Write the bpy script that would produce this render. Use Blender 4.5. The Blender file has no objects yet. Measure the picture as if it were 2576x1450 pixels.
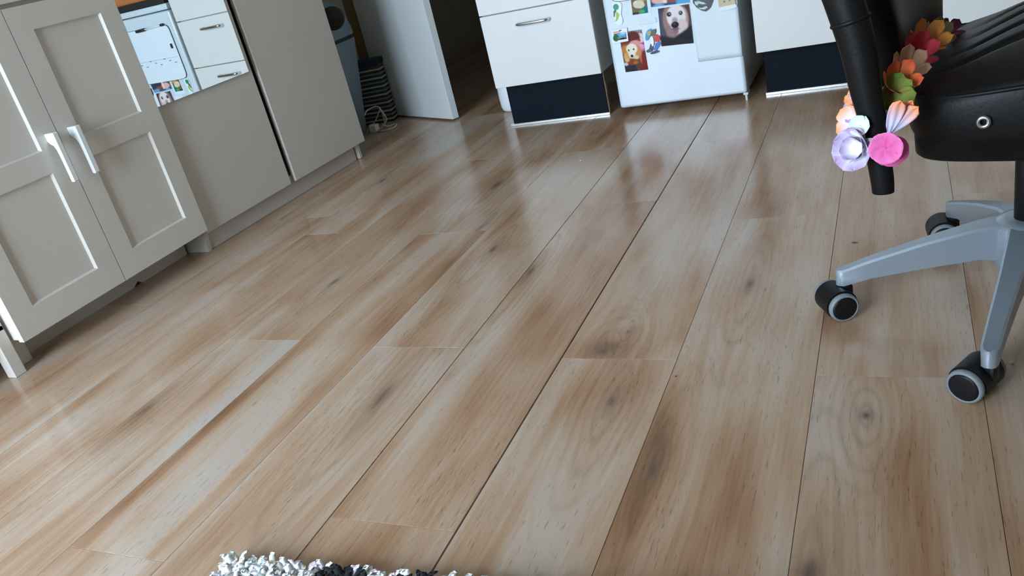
import bpy, bmesh, math, random
from mathutils import Vector, Matrix
random.seed(7)
S = bpy.context.scene
COL = S.collection
PI = math.pi

# ------------------------------------------------------------------ camera
W, H, F = 2576.0, 1450.0, 2079.0
# rows: image right, image down, view direction, in world axes (x along the kitchen, y away, z up)
RC = Matrix(((0.9019187, 0.37089766, -0.22130879),
             (-0.02630952, -0.46426917, -0.88530331),
             (-0.43110377, 0.80429414, -0.40897491)))
CAM = Vector((0, 0, 0.82))
cd = bpy.data.cameras.new('camera'); cam = bpy.data.objects.new('camera', cd); COL.objects.link(cam)
m = RC.transposed() @ Matrix.Diagonal((1, -1, -1))
cam.matrix_world = Matrix.Translation(CAM) @ m.to_4x4()
cd.sensor_width = 36; cd.lens = F / W * 36; cd.clip_start = 0.02
S.camera = cam
S.view_settings.view_transform = 'Standard'; S.view_settings.look = 'None'
S.view_settings.gamma = 1; S.view_settings.use_curve_mapping = False
S.view_settings.exposure = 1.55

# ------------------------------------------------------------------ daylight: overcast sky seen only through the window
wd = bpy.data.worlds.new('overcast_sky'); S.world = wd; wd.use_nodes = True
bg = wd.node_tree.nodes['Background']
bg.inputs['Color'].default_value = (0.69, 0.85, 1.03, 1); bg.inputs['Strength'].default_value = 9.6
YW = -1.5                              # inner face of the wall behind the camera
XL = -2.66                             # inner face of the left wall
WIN = (-2.60, -0.85, 0.35, 2.15)       # x0 x1 z0 z1 of the window behind the camera, towards the left corner
ld = bpy.data.lights.new('window_behind_camera_offscreen', 'AREA'); ld.shape = 'RECTANGLE'
ld.size = WIN[1] - WIN[0]; ld.size_y = WIN[3] - WIN[2]; ld.cycles.is_portal = True
lo = bpy.data.objects.new('window_behind_camera_offscreen', ld); COL.objects.link(lo)
lo.location = ((WIN[0] + WIN[1]) / 2, YW - 0.16, (WIN[2] + WIN[3]) / 2); lo.rotation_euler = (PI / 2, 0, 0)

# ------------------------------------------------------------------ pixel helpers (photo frame 2576 x 1450)
def ray(px):
    return RC.transposed() @ Vector(((px[0] - W / 2) / F, (px[1] - H / 2) / F, 1))
def on_plane(px, p0, n):
    d = ray(px); return CAM + d * ((Vector(p0) - CAM).dot(n) / d.dot(n))
def gnd(px, z=0): return on_plane(px, (0, 0, z), Vector((0, 0, 1)))
def ony(px, y): return on_plane(px, (0, y, 0), Vector((0, 1, 0)))

# ------------------------------------------------------------------ materials
def lin(c):
    return tuple(((v / 12.92) if v <= 0.04045 else ((v + 0.055) / 1.055) ** 2.4) for v in c)
def rgb(r, g, b): return lin((r / 255, g / 255, b / 255))
def mat(name, col, rough=0.5, metal=0.0, noise=0.06, scale=30, bump=0.0, spec=0.5, coat=0.0, sheen=0.0):
    M = bpy.data.materials.new(name); M.use_nodes = True
    nt = M.node_tree; b = nt.nodes['Principled BSDF']
    b.inputs['Roughness'].default_value = rough; b.inputs['Metallic'].default_value = metal
    b.inputs['Specular IOR Level'].default_value = spec
    b.inputs['Coat Weight'].default_value = coat; b.inputs['Sheen Weight'].default_value = sheen
    tc = nt.nodes.new('ShaderNodeTexCoord')
    nz = nt.nodes.new('ShaderNodeTexNoise'); nz.inputs['Scale'].default_value = scale; nz.inputs['Detail'].default_value = 3
    nt.links.new(tc.outputs['Object'], nz.inputs['Vector'])
    mx = nt.nodes.new('ShaderNodeMix'); mx.data_type = 'RGBA'
    mx.inputs['A'].default_value = (*[max(0, c * (1 - noise)) for c in col], 1)
    mx.inputs['B'].default_value = (*[min(1, c * (1 + noise)) for c in col], 1)
    nt.links.new(nz.outputs['Fac'], mx.inputs['Factor'])
    nt.links.new(mx.outputs['Result'], b.inputs['Base Color'])
    if bump:
        bp = nt.nodes.new('ShaderNodeBump'); bp.inputs['Strength'].default_value = bump; bp.inputs['Distance'].default_value = 0.002
        nt.links.new(nz.outputs['Fac'], bp.inputs['Height']); nt.links.new(bp.outputs['Normal'], b.inputs['Normal'])
    return M
M = {}
M['cab'] = mat('cabinet_white_paint', (0.68, 0.64, 0.575), 0.38, noise=0.03, scale=8)
M['ward'] = mat('wardrobe_white_foil', (0.60, 0.56, 0.50), 0.42, noise=0.03, scale=6)
M['handle_white'] = mat('white_plastic_handle', (0.85, 0.88, 0.88), 0.35, noise=0.02)
M['kit'] = mat('kitchen_white_laminate', (0.70, 0.70, 0.68), 0.32, noise=0.02, scale=5)
M['fridge'] = mat('fridge_white_enamel', (0.62, 0.70, 0.76), 0.25, noise=0.015, scale=4, coat=0.2)
M['side'] = mat('cream_carcass_board', (0.62, 0.59, 0.53), 0.55, noise=0.08, scale=12)
M['plinth'] = mat('black_plinth_foil', (0.006, 0.010, 0.016), 0.5, noise=0.15, spec=0.05)
M['chip'] = mat('bare_chipboard', (0.23, 0.13, 0.06), 0.85, noise=0.5, scale=160)
M['alu'] = mat('aluminium_strip', (0.75, 0.75, 0.74), 0.3, metal=0.85, noise=0.05)
M['chrome'] = mat('brushed_chrome', (0.62, 0.64, 0.66), 0.22, metal=1.0, noise=0.04)
M['silver'] = mat('silver_painted_metal', (0.34, 0.40, 0.46), 0.33, metal=0.55, noise=0.03)
M['leather'] = mat('black_leather', (0.006, 0.0058, 0.0056), 0.44, noise=0.2, scale=220, bump=0.15, spec=0.16)
M['blackplastic'] = mat('black_plastic', (0.006, 0.006, 0.007), 0.45, noise=0.1, scale=80, spec=0.25)
M['tyre'] = mat('grey_caster_tyre', (0.20, 0.225, 0.24), 0.45, noise=0.06)
M['black'] = mat('matt_black_plastic', (0.012, 0.011, 0.010), 0.6)
M['wall'] = mat('white_wall_plaster', (0.66, 0.60, 0.49), 0.9, noise=0.04, scale=14, bump=0.1)
M['hallwall'] = M['wall']
M['tanwall'] = M['wall']
M['ceil'] = mat('ceiling_white', (0.60, 0.58, 0.53), 0.95, noise=0.03)
M['doorpaint'] = mat('door_white_gloss', (0.66, 0.70, 0.70), 0.35, noise=0.02)
M['trimwood'] = mat('brown_door_frame', (0.24, 0.14, 0.06), 0.5, noise=0.2, scale=20)
M['sub'] = mat('grey_underlay', (0.24, 0.21, 0.18), 0.9)
M['bin'] = mat('blue_grey_plastic', (0.16, 0.21, 0.235), 0.5, noise=0.04)
M['crate'] = mat('dark_crate', (0.05, 0.055, 0.06), 0.6)
M['slat'] = mat('pale_crate_slat', (0.42, 0.39, 0.34), 0.6)
M['cable'] = mat('cream_cable', (0.62, 0.57, 0.46), 0.5)
M['plug'] = mat('white_plug_plastic', (0.68, 0.68, 0.66), 0.45)
M['whitebin'] = mat('white_bin_plastic', (0.74, 0.78, 0.80), 0.4)
M['paper'] = mat('white_paper', (0.70, 0.78, 0.83), 0.7, noise=0.015)
M['board'] = mat('whiteboard_enamel', (0.74, 0.82, 0.90), 0.3, noise=0.02)
M['darkgrey'] = mat('dark_grey_edge', (0.05, 0.06, 0.07), 0.5)
M['worktop'] = mat('dark_worktop', (0.03, 0.03, 0.03), 0.35, noise=0.3, scale=120)
M['orange'] = mat('orange_wood', (0.48, 0.17, 0.055), 0.5, noise=0.2, scale=12)
M['rugbase'] = mat('rug_backing', (0.80, 0.80, 0.80), 0.95)
M['crumb'] = mat('pale_crumb', (0.62, 0.50, 0.34), 0.9)
M['splinter'] = mat('dark_splinter', (0.07, 0.05, 0.035), 0.8)
M['winframe'] = mat('window_frame_white', (0.8, 0.8, 0.8), 0.4)
def glass_mat():
    G = bpy.data.materials.new('window_glass'); G.use_nodes = True; nt = G.node_tree
    for n in list(nt.nodes): nt.nodes.remove(n)
    o = nt.nodes.new('ShaderNodeOutputMaterial'); t = nt.nodes.new('ShaderNodeBsdfTransparent')
    g = nt.nodes.new('ShaderNodeBsdfGlossy'); g.inputs['Roughness'].default_value = 0.02
    f = nt.nodes.new('ShaderNodeFresnel'); f.inputs['IOR'].default_value = 1.45
    x = nt.nodes.new('ShaderNodeMixShader')
    nt.links.new(f.outputs[0], x.inputs[0]); nt.links.new(t.outputs[0], x.inputs[1]); nt.links.new(g.outputs[0], x.inputs[2])
    nt.links.new(x.outputs[0], o.inputs[0]); return G
M['glass'] = glass_mat()
def mirror_mat():
    G = bpy.data.materials.new('mirror_silver'); G.use_nodes = True; b = G.node_tree.nodes['Principled BSDF']
    b.inputs['Base Color'].default_value = (0.90, 0.94, 0.92, 1); b.inputs['Metallic'].default_value = 1; b.inputs['Roughness'].default_value = 0.008
    return G
M['mirror'] = mirror_mat()
def attr_mat(name, rough=0.5, coat=0.0, sheen=0.0):
    G = bpy.data.materials.new(name); G.use_nodes = True; nt = G.node_tree; b = nt.nodes['Principled BSDF']
    a = nt.nodes.new('ShaderNodeAttribute'); a.attribute_name = 'Col'
    nt.links.new(a.outputs['Color'], b.inputs['Base Color']); b.inputs['Roughness'].default_value = rough
    b.inputs['Coat Weight'].default_value = coat; b.inputs['Sheen Weight'].default_value = sheen
    return G
M['print'] = attr_mat('photo_print_paper', 0.5)
M['print'].node_tree.nodes['Principled BSDF'].inputs['Specular IOR Level'].default_value = 0.15
M['pile'] = attr_mat('rug_yarn', 0.95)
def cloth_mat(name, inner, outer):
    """petal cloth: colour fades from the petal's root (object y=0) to its tip"""
    G = bpy.data.materials.new(name); G.use_nodes = True; nt = G.node_tree; b = nt.nodes['Principled BSDF']
    tc = nt.nodes.new('ShaderNodeTexCoord'); sp = nt.nodes.new('ShaderNodeSeparateXYZ')
    mr = nt.nodes.new('ShaderNodeMapRange'); mr.inputs['From Min'].default_value = 0.35; mr.inputs['From Max'].default_value = 1.0
    mx = nt.nodes.new('ShaderNodeMix'); mx.data_type = 'RGBA'
    mx.inputs['A'].default_value = (*inner, 1); mx.inputs['B'].default_value = (*outer, 1)
    nt.links.new(tc.outputs['Object'], sp.inputs[0]); nt.links.new(sp.outputs['Y'], mr.inputs['Value'])
    nt.links.new(mr.outputs[0], mx.inputs['Factor']); nt.links.new(mx.outputs['Result'], b.inputs['Base Color'])
    b.inputs['Roughness'].default_value = 0.8
    b.inputs['Sheen Weight'].default_value = 0.2
    return G

# oak laminate: streaks, pores and knots in world space, shifted per plank
KNOTS = [(-0.479, 1.156, 0.022, 0.05), (-0.515, 1.401, 0.010, 0.016), (-0.545, 1.325, 0.03, 0.03), (-1.238, 2.385, 0.03, 0.12),
         (-1.445, 1.681, 0.018, 0.07), (-0.062, 1.142, 0.022, 0.03), (-0.963, 1.143, 0.03, 0.11), (-0.85, 1.70, 0.02, 0.08),
         (-0.30, 1.60, 0.02, 0.06), (-1.80, 2.55, 0.02, 0.08), (-0.12, 0.80, 0.03, 0.08),
         (-1.13, 2.0, 0.02, 0.12), (-0.36, 0.98, 0.016, 0.05), (-1.55, 1.05, 0.025, 0.09), (-1.02, 1.85, 0.02, 0.07)]
# printed tone bands of single boards: x, y, half width, half length, strength (+ brown, - pale), optional plank edges that cut it
BANDS = [(-1.315, 1.00, 0.030, 0.45, 0.9, (-1.332, -1.103)), (-1.345, 1.10, 0.045, 0.42, -0.9, (-1.572, -1.332)), (-1.20, 0.95, 0.05, 0.30, -0.7, (-1.332, -1.103)),
         (-1.135, 1.0, 0.022, 0.5, 0.5, (-1.332, -1.103)), (-0.665, 0.95, 0.045, 0.22, 0.8, (-0.863, -0.626)), (-0.74, 0.62, 0.14, 0.18, 0.75, (-0.863, -0.626)),
         (-0.865, 1.73, 0.040, 0.16, 0.9, (-0.863, -0.626)), (-0.56, 1.34, 0.07, 0.05, 0.8, (-0.626, -0.392)), (-0.655, 1.60, 0.045, 0.35, 0.5, (-0.863, -0.626)),
         (-0.375, 0.98, 0.032, 0.28, 1.1, (-0.392, -0.144)), (-0.22, 0.95, 0.05, 0.40, 0.5, (-0.392, -0.144)), (-0.30, 1.6, 0.06, 0.4, 0.35, (-0.392, -0.144)),
         (0.02, 1.55, 0.03, 0.4, -0.5, (-0.144, 0.101)), (-0.93, 1.10, 0.035, 0.35, 0.35, (-1.103, -0.863)), (-1.06, 1.15, 0.05, 0.35, -0.8, (-1.103, -0.863)),
         (-0.90, 1.30, 0.025, 0.2, -0.7, (-1.103, -0.863)), (-1.62, 2.2, 0.04, 0.45, 0.6, (-1.812, -1.572)), (-1.47, 1.2, 0.05, 0.3, 0.35, (-1.572, -1.332))]
def oak(knots, bands):
    G = bpy.data.materials.new('oak_laminate'); G.use_nodes = True; nt = G.node_tree; L = nt.links.new
    b = nt.nodes['Principled BSDF']
    def N(t, **k):
        n = nt.nodes.new(t)
        for a, v in k.items(): setattr(n, a, v)
        return n
    def math_(op, a, b_=None, clamp=False):
        n = N('ShaderNodeMath', operation=op, use_clamp=clamp)
        for i, v in enumerate((a, b_)):
            if v is None: continue
            if isinstance(v, (int, float)): n.inputs[i].default_value = v
            else: L(v, n.inputs[i])
        return n.outputs[0]
    geo = N('ShaderNodeNewGeometry'); oi = N('ShaderNodeObjectInfo'); sp = N('ShaderNodeSeparateXYZ'); L(geo.outputs['Position'], sp.inputs[0])
    x, y = sp.outputs['X'], sp.outputs['Y']; rnd = oi.outputs['Random']
    add = lambda p, q: q if p is None else math_('ADD', p, q)
    def noise(v, det=3, rough=0.55, dist=0.0):
        n = N('ShaderNodeTexNoise'); L(v, n.inputs['Vector']); n.inputs['Scale'].default_value = 1.0
        n.inputs['Detail'].default_value = det; n.inputs['Roughness'].default_value = rough; n.inputs['Distortion'].default_value = dist
        return n.outputs['Fac']
    def vec(fx, fy, fz, push=None, pk=0.0):
        c = N('ShaderNodeCombineXYZ'); xs = math_('MULTIPLY', x, fx)
        if push is not None: xs = math_('ADD', xs, math_('MULTIPLY', push, pk))
        L(xs, c.inputs[0]); L(math_('MULTIPLY', y, fy), c.inputs[1]); L(math_('MULTIPLY', rnd, fz), c.inputs[2])
        return c.outputs[0]
    wob = noise(vec(9, 5, 23), 2)
    xw = math_('ADD', x, math_('MULTIPLY', math_('SUBTRACT', wob, 0.5), 0.035))
    # knots: dark core, faint stain, contour rings drawn out along the board
    dark = None; push = None; rings = None
    for i, (cx, cy, rx, ry) in enumerate(knots):
        dx = math_('MULTIPLY', math_('SUBTRACT', xw if i % 2 else x, cx), 1 / rx); dy = math_('MULTIPLY', math_('SUBTRACT', y, cy), 1 / ry)
        dx2 = math_('MULTIPLY', dx, dx); dy2 = math_('MULTIPLY', dy, dy); d2 = math_('ADD', dx2, dy2)
        e = math_('ADD', math_('POWER', 2.718, math_('MULTIPLY', d2, -7.0)), math_('MULTIPLY', math_('POWER', 2.718, math_('MULTIPLY', d2, -0.9)), 0.30))
        dark = add(dark, e)
        push = add(push, math_('MULTIPLY', math_('POWER', 2.718, math_('MULTIPLY', d2, -0.10)), dx))
        if True:
            dr = math_('SQRT', math_('ADD', dx2, math_('MULTIPLY', dy2, 0.16)))
            st = math_('POWER', math_('ABSOLUTE', math_('SINE', math_('ADD', math_('MULTIPLY', dr, 5.0), math_('MULTIPLY', wob, 5.0)))), 6.0)
            rings = add(rings, math_('MULTIPLY', st, math_('POWER', 2.718, math_('MULTIPLY', math_('MULTIPLY', dr, dr), -0.14))))
    band = None
    for cx, cy, hx, hy, k, cut in bands:
        dx = math_('MULTIPLY', math_('SUBTRACT', xw, cx), 1 / hx); dy = math_('MULTIPLY', math_('SUBTRACT', y, cy), 1 / hy)
        g = math_('MULTIPLY', math_('POWER', 2.718, math_('MULTIPLY', math_('ADD', math_('MULTIPLY', dx, dx), math_('MULTIPLY', dy, dy)), -1.0)), k)
        band = add(band, g)
    zero = math_('MULTIPLY', x, 0.0)
    if dark is None: dark, push, rings = zero, zero, zero
    if band is None: band = zero
    streak = noise(vec(10, 1.1, 53, push, -0.25), 3, 0.5, 0.5)
    patch = noise(vec(5, 2.4, 91), 2, 0.5, 0.3)
    fine = noise(vec(150, 5, 17, push, -1.5), 4, 0.6, 0.2)
    pores = noise(vec(430, 34, 29), 2, 0.5)
    dens = noise(vec(14, 2.5, 61), 2)
    s = math_('ADD', math_('MULTIPLY', streak, 0.55), math_('MULTIPLY', patch, 0.34))
    s = math_('ADD', s, 0.13)
    s = math_('ADD', s, math_('MULTIPLY', math_('SUBTRACT', fine, 0.5), 0.20))
    s = math_('ADD', s, math_('MULTIPLY', math_('SUBTRACT', rnd, 0.5), 0.06))
    s = math_('SUBTRACT', s, math_('MULTIPLY', band, 0.135))
    cr = N('ShaderNodeValToRGB'); L(s, cr.inputs[0]); r = cr.color_ramp
    r.elements[0].position = 0.34; r.elements[0].color = (*rgb(122, 86, 58), 1)
    r.elements[1].position = 0.78; r.elements[1].color = (*rgb(184, 174, 164), 1)
    for p, c in ((0.45, rgb(158, 120, 89)), (0.56, rgb(178, 148, 121)), (0.66, rgb(187, 167, 149))):
        e = r.elements.new(p); e.color = (*c, 1)
    pr = N('ShaderNodeMapRange'); L(math_('ADD', pores, math_('MULTIPLY', math_('SUBTRACT', dens, 0.5), 0.22)), pr.inputs['Value'])
    pr.inputs['From Min'].default_value = 0.29; pr.inputs['From Max'].default_value = 0.36; pr.inputs['To Min'].default_value = 0.68; pr.inputs['To Max'].default_value = 1.0
    k = math_('MULTIPLY', pr.outputs[0], math_('SUBTRACT', 1.0, math_('MULTIPLY', rings, 0.16)))
    m1 = N('ShaderNodeMix', data_type='RGBA', blend_type='MULTIPLY'); m1.inputs['Factor'].default_value = 1
    cc = N('ShaderNodeCombineColor'); [L(k, cc.inputs[i]) for i in range(3)]
    L(cr.outputs[0], m1.inputs['A']); L(cc.outputs[0], m1.inputs['B'])
    m2 = N('ShaderNodeMix', data_type='RGBA'); L(m1.outputs['Result'], m2.inputs['A']); m2.inputs['B'].default_value = (*rgb(88, 76, 66), 1)
    kn = noise(vec(75, 20, 3, push, -3.0), 3, 0.6, 0.6)
    L(math_('MULTIPLY', math_('MULTIPLY', dark, math_('ADD', kn, 0.25)), 0.85, True), m2.inputs['Factor'])
    L(m2.outputs['Result'], b.inputs['Base Color'])
    rr = N('ShaderNodeMapRange'); L(fine, rr.inputs['Value']); rr.inputs['To Min'].default_value = 0.15; rr.inputs['To Max'].default_value = 0.25
    L(rr.outputs[0], b.inputs['Roughness']); b.inputs['Specular IOR Level'].default_value = 0.5
    bp = N('ShaderNodeBump'); bp.inputs['Strength'].default_value = 0.15; bp.inputs['Distance'].default_value = 0.001
    L(pr.outputs[0], bp.inputs['Height']); L(bp.outputs['Normal'], b.inputs['Normal'])
    return G
PLAIN_OAK = oak([], [])
def oak_for(x0, x1, y0, y1):
    """the board's own knots and tone bands; boards without any share one material"""
    ks = [k for k in KNOTS if x0 <= k[0] < x1 and y0 <= k[1] < y1]
    bs = [b for b in BANDS if y0 <= b[1] < y1 and (x0 <= b[0] < x1 if b[5] is None else abs((b[5][0] + b[5][1]) / 2 - (x0 + x1) / 2) < 0.05)]
    return oak(ks, bs) if ks or bs else PLAIN_OAK

# ------------------------------------------------------------------ mesh helpers
def finish(name, bm, material, parent=None, loc=None, smooth=False, kind=None):
    me = bpy.data.meshes.new(name); bmesh.ops.recalc_face_normals(bm, faces=bm.faces); bm.to_mesh(me); bm.free()
    return link(name, me, material, parent, loc, smooth, kind)
def link(name, me, material, parent=None, loc=None, smooth=False, kind=None):
    if material is not None and not me.materials: me.materials.append(material)
    if smooth:
        for p in me.polygons: p.use_smooth = True
    o = bpy.data.objects.new(name, me); COL.objects.link(o)
    if parent: o.parent = parent
    if loc is not None: o.location = loc
    if kind: o['kind'] = kind
    return o
def tag(o, label, cat, group=None):
    o['label'] = label; o['category'] = cat
    if group: o['group'] = group
    return o
def thing(name, label, cat, loc=(0, 0, 0), rz=0, group=None):
    o = bpy.data.objects.new(name, None); COL.objects.link(o); o.location = loc; o.rotation_euler = (0, 0, rz)
    o.empty_display_size = 0.05
    return tag(o, label, cat, group)
def add_box(bm, a, b, bev=0.0, seg=2):
    a, b = [min(p, q) for p, q in zip(a, b)], [max(p, q) for p, q in zip(a, b)]
    r = bmesh.ops.create_cube(bm, size=1.0)
    vs = r['verts']
    for v in vs: v.co = Vector([a[i] + (v.co[i] + 0.5) * (b[i] - a[i]) for i in range(3)])
    if bev:
        es = list({e for v in vs for e in v.link_edges})
        bmesh.ops.bevel(bm, geom=es, offset=bev, segments=seg, affect='EDGES', profile=0.5)
def box(name, a, b, material, parent=None, bev=0.0, kind=None, seg=2):
    bm = bmesh.new(); add_box(bm, a, b, bev, seg)
    return finish(name, bm, material, parent, kind=kind)
def boxes(name, lst, material, parent=None, bev=0.0, kind=None):
    bm = bmesh.new()
    for a, b in lst: add_box(bm, a, b, bev)
    return finish(name, bm, material, parent, kind=kind)
def add_tube(bm, pts, rad, n=10, cap=True, flat=1.0, side=None):
    """tube through pts; rad number or list; flat squashes along `side` axis"""
    pts = [Vector(p) for p in pts]; rings = []
    prev = None
    for i, p in enumerate(pts):
        t = (pts[min(i + 1, len(pts) - 1)] - pts[max(i - 1, 0)]).normalized()
        ref = Vector(side) if side is not None else (prev if prev is not None else (Vector((0, 0, 1)) if abs(t.z) < 0.9 else Vector((1, 0, 0))))
        u = (ref - t * ref.dot(t)).normalized(); v = t.cross(u)
        if side is None: prev = u
        r = rad[i] if isinstance(rad, (list, tuple)) else rad
        rings.append([bm.verts.new(p + u * (math.cos(2 * PI * k / n) * r * flat) + v * (math.sin(2 * PI * k / n) * r)) for k in range(n)])
    for a, b in zip(rings, rings[1:]):
        for k in range(n): bm.faces.new((a[k], a[(k + 1) % n], b[(k + 1) % n], b[k]))
    if cap: bm.faces.new(rings[0]); bm.faces.new(rings[-1])
def tube(name, pts, rad, material, parent=None, n=10, flat=1.0, side=None, loc=None):
    bm = bmesh.new(); add_tube(bm, pts, rad, n, True, flat, side); return finish(name, bm, material, parent, loc, True)
def spline(pts, k=8):
    pts = [Vector(p) for p in pts]; out = []
    for i in range(len(pts) - 1):
        p0, p1, p2, p3 = pts[max(i - 1, 0)], pts[i], pts[i + 1], pts[min(i + 2, len(pts) - 1)]
        for j in range(k):
            t = j / k
            out.append(0.5 * ((2 * p1) + (p2 - p0) * t + (2 * p0 - 5 * p1 + 4 * p2 - p3) * t * t + (3 * p1 - p0 - 3 * p2 + p3) * t ** 3))
    return out + [pts[-1]]
def add_lathe(bm, prof, n=32, axis='z'):
    rings = []
    for r, z in prof:
        if r < 1e-6: rings.append([bm.verts.new((0, 0, z))])
        else: rings.append([bm.verts.new((r * math.cos(2 * PI * k / n), r * math.sin(2 * PI * k / n), z)) for k in range(n)])
    for a, b in zip(rings, rings[1:]):
        for k in range(n):
            k2 = (k + 1) % n
            if len(a) == 1 and len(b) == 1: continue
            if len(a) == 1: bm.faces.new((a[0], b[k], b[k2]))
            elif len(b) == 1: bm.faces.new((a[k], a[k2], b[0]))
            else: bm.faces.new((a[k], a[k2], b[k2], b[k]))
def lathe(name, prof, material, parent=None, n=32, loc=None):
    bm = bmesh.new(); add_lathe(bm, prof, n); return finish(name, bm, material, parent, loc, True)
def add_prism(bm, poly, f0, f1):
    """closed polygon of 2-D points; f0/f1 map a 2-D point to the two 3-D faces"""
    A = [bm.verts.new(f0(p)) for p in poly]; B = [bm.verts.new(f1(p)) for p in poly]
    bm.faces.new(A); bm.faces.new(B)
    n = len(poly)
    for i in range(n): bm.faces.new((A[i], A[(i + 1) % n], B[(i + 1) % n], B[i]))
def shade_auto(o, ang=35):
    for p in o.data.polygons: p.use_smooth = True
    md = o.modifiers.new('edges', 'EDGE_SPLIT'); md.split_angle = math.radians(ang)
    return o

# ------------------------------------------------------------------ room shell
XR, YB, ZC = 1.75, 3.68, 2.5
YE = 6.0
floor = box('floor', (XL - 0.15, YW - 0.3, -0.06), (XR + 0.15, YE, -0.0085), M['sub'], kind='structure')
# plank rows: measured joint lines
edges = [-1.332, -1.103, -0.863, -0.626, -0.392, -0.144, 0.101]
while edges[0] > XL: edges.insert(0, edges[0] - 0.24)
while edges[-1] < XR: edges.append(edges[-1] + 0.241)
JOINT = {-1.572: 1.366, -1.332: 0.665, -1.103: 1.336, -0.863: 0.804, -0.626: 1.297, -0.392: 1.955, -0.144: 1.252, -1.812: 2.047, 0.101: 0.70}
GAP = {-0.626: 0.0030, -0.863: 0.0018}
PL = 1.325
for i in range(len(edges) - 1):
    x0, x1 = edges[i], edges[i + 1]
    j = JOINT.get(round(x0, 3), 0.3 + 0.53 * (i * 37 % 25) / 10)
    y = j
    while y > YW: y -= PL
    while y < YE - 0.02:
        a, b = max(y, YW - 0.28), min(y + PL, YE - 0.02)
        if b - a > 0.02:
            g0 = GAP.get(round(x0, 3), 0.0007); g1 = GAP.get(round(x1, 3), 0.0007)
            bm = bmesh.new(); w = x1 - x0 - g0 * 0.5 - g1 * 0.5
            add_box(bm, (-w / 2, -(b - a) / 2 + 0.0002, -0.008), (w / 2, (b - a) / 2 - 0.0002, 0), 0.0005, 1)
            xx = (x0 + g0 * 0.5 + x1 - g1 * 0.5) / 2
            dz = random.uniform(-0.0002, 0.0)
            finish('plank', bm, oak_for(x0, x1, a, b), floor, (xx, (a + b) / 2, dz))
        y += PL
box('wall_left', (XL - 0.15, YW - 0.3, -0.05), (XL, YB + 0.14, ZC), M['wall'], kind='structure')
box('wall_right', (XR, YW - 0.3, -0.05), (XR + 0.15, YB + 0.14, ZC), M['wall'], kind='structure')
box('ceiling', (XL - 0.15, YW - 0.3, ZC), (XR + 0.15, YE, ZC + 0.12), M['ceil'], kind='structure')
x0, x1, z0, z1 = WIN
boxes('wall_front', [((XL - 0.15, YW - 0.2, -0.05), (x0, YW, ZC)), ((x1, YW - 0.2, -0.05), (XR + 0.15, YW, ZC)),
                     ((x0, YW - 0.2, -0.05), (x1, YW, z0)), ((x0, YW - 0.2, z1), (x1, YW, ZC))], M['wall'], kind='structure')
xm = (x0 + x1) / 2
wn = boxes('window_1', [((x0, YW - 0.12, z0), (x0 + 0.05, YW - 0.05, z1)), ((x1 - 0.05, YW - 0.12, z0), (x1, YW - 0.05, z1)),
                        ((x0, YW - 0.12, z0), (x1, YW - 0.05, z0 + 0.05)), ((x0, YW - 0.12, z1 - 0.05), (x1, YW - 0.05, z1)),
                        ((xm - 0.035, YW - 0.12, z0), (xm + 0.035, YW - 0.05, z1))], M['winframe'], bev=0.004, kind='structure')
box('pane', (x0 + 0.05, YW - 0.09, z0 + 0.05), (xm - 0.035, YW - 0.085, z1 - 0.05), M['glass'], wn)
box('pane', (xm + 0.035, YW - 0.09, z0 + 0.05), (x1 - 0.05, YW - 0.085, z1 - 0.05), M['glass'], wn)
box('window_sill', (x0 - 0.04, YW - 0.05, z0 - 0.03), (x1 + 0.05, YW + 0.12, z0), M['winframe'], wn, 0.005)
# back wall with the doorway
DX0, DX1 = -2.43, -1.70
boxes('wall_back', [((XL, YB, -0.05), (DX0 - 0.05, YB + 0.14, ZC)), ((DX1 + 0.03, YB, -0.05), (XR, YB + 0.14, ZC)), ((DX0 - 0.05, YB, 2.05), (DX1 + 0.03, YB + 0.14, ZC))], M['tanwall'], kind='structure')
boxes('trim_1', [((DX0 - 0.075, YB - 0.014, 0), (DX0, YB + 0.15, 2.05)), ((DX1, YB - 0.012, 0), (DX1 + 0.05, YB + 0.15, 2.05)), ((DX0 - 0.05, YB - 0.012, 2.05), (DX1 + 0.05, YB + 0.15, 2.10))], M['trimwood'], bev=0.003, kind='structure')
# dim hall behind the doorway
box('wall_hall_left', (-2.95, YB + 0.14, -0.05), (-2.80, YE, ZC), M['hallwall'], kind='structure')
box('wall_hall_right', (-1.35, YB + 0.14, -0.05), (-1.20, YE, ZC), M['hallwall'], kind='structure')
box('wall_hall_end', (-2.95, YE - 0.02, -0.05), (-1.20, YE + 0.12, ZC), M['hallwall'], kind='structure')
box('wall_hall_corner', (-2.95, YB + 0.0, -0.05), (XL - 0.0, YB + 0.14, ZC), M['hallwall'], kind='structure')
# open door leaf
LA = math.atan2(-0.275, 0.507)                    # from hinge to free edge
leaf = bpy.data.objects.new('door_1', None); COL.objects.link(leaf)
E2 = Vector((-1.872, 3.333, 0)); ld_ = Vector((math.cos(LA), math.sin(LA), 0))
LEN = 0.625
leaf.location = E2 - ld_ * LEN; leaf.rotation_euler = (0, 0, LA); leaf['kind'] = 'structure'
box('door_panel', (0, 0, 0.008), (LEN, 0.036, 2.02), M['doorpaint'], leaf, 0.002)
bm = bmesh.new(); add_tube(bm, [(LEN - 0.06, 0.0, 1.04), (LEN - 0.06, -0.05, 1.04), (LEN - 0.18, -0.05, 1.04)], 0.009)
finish('door_handle', bm, M['chrome'], leaf, smooth=True)

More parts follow.
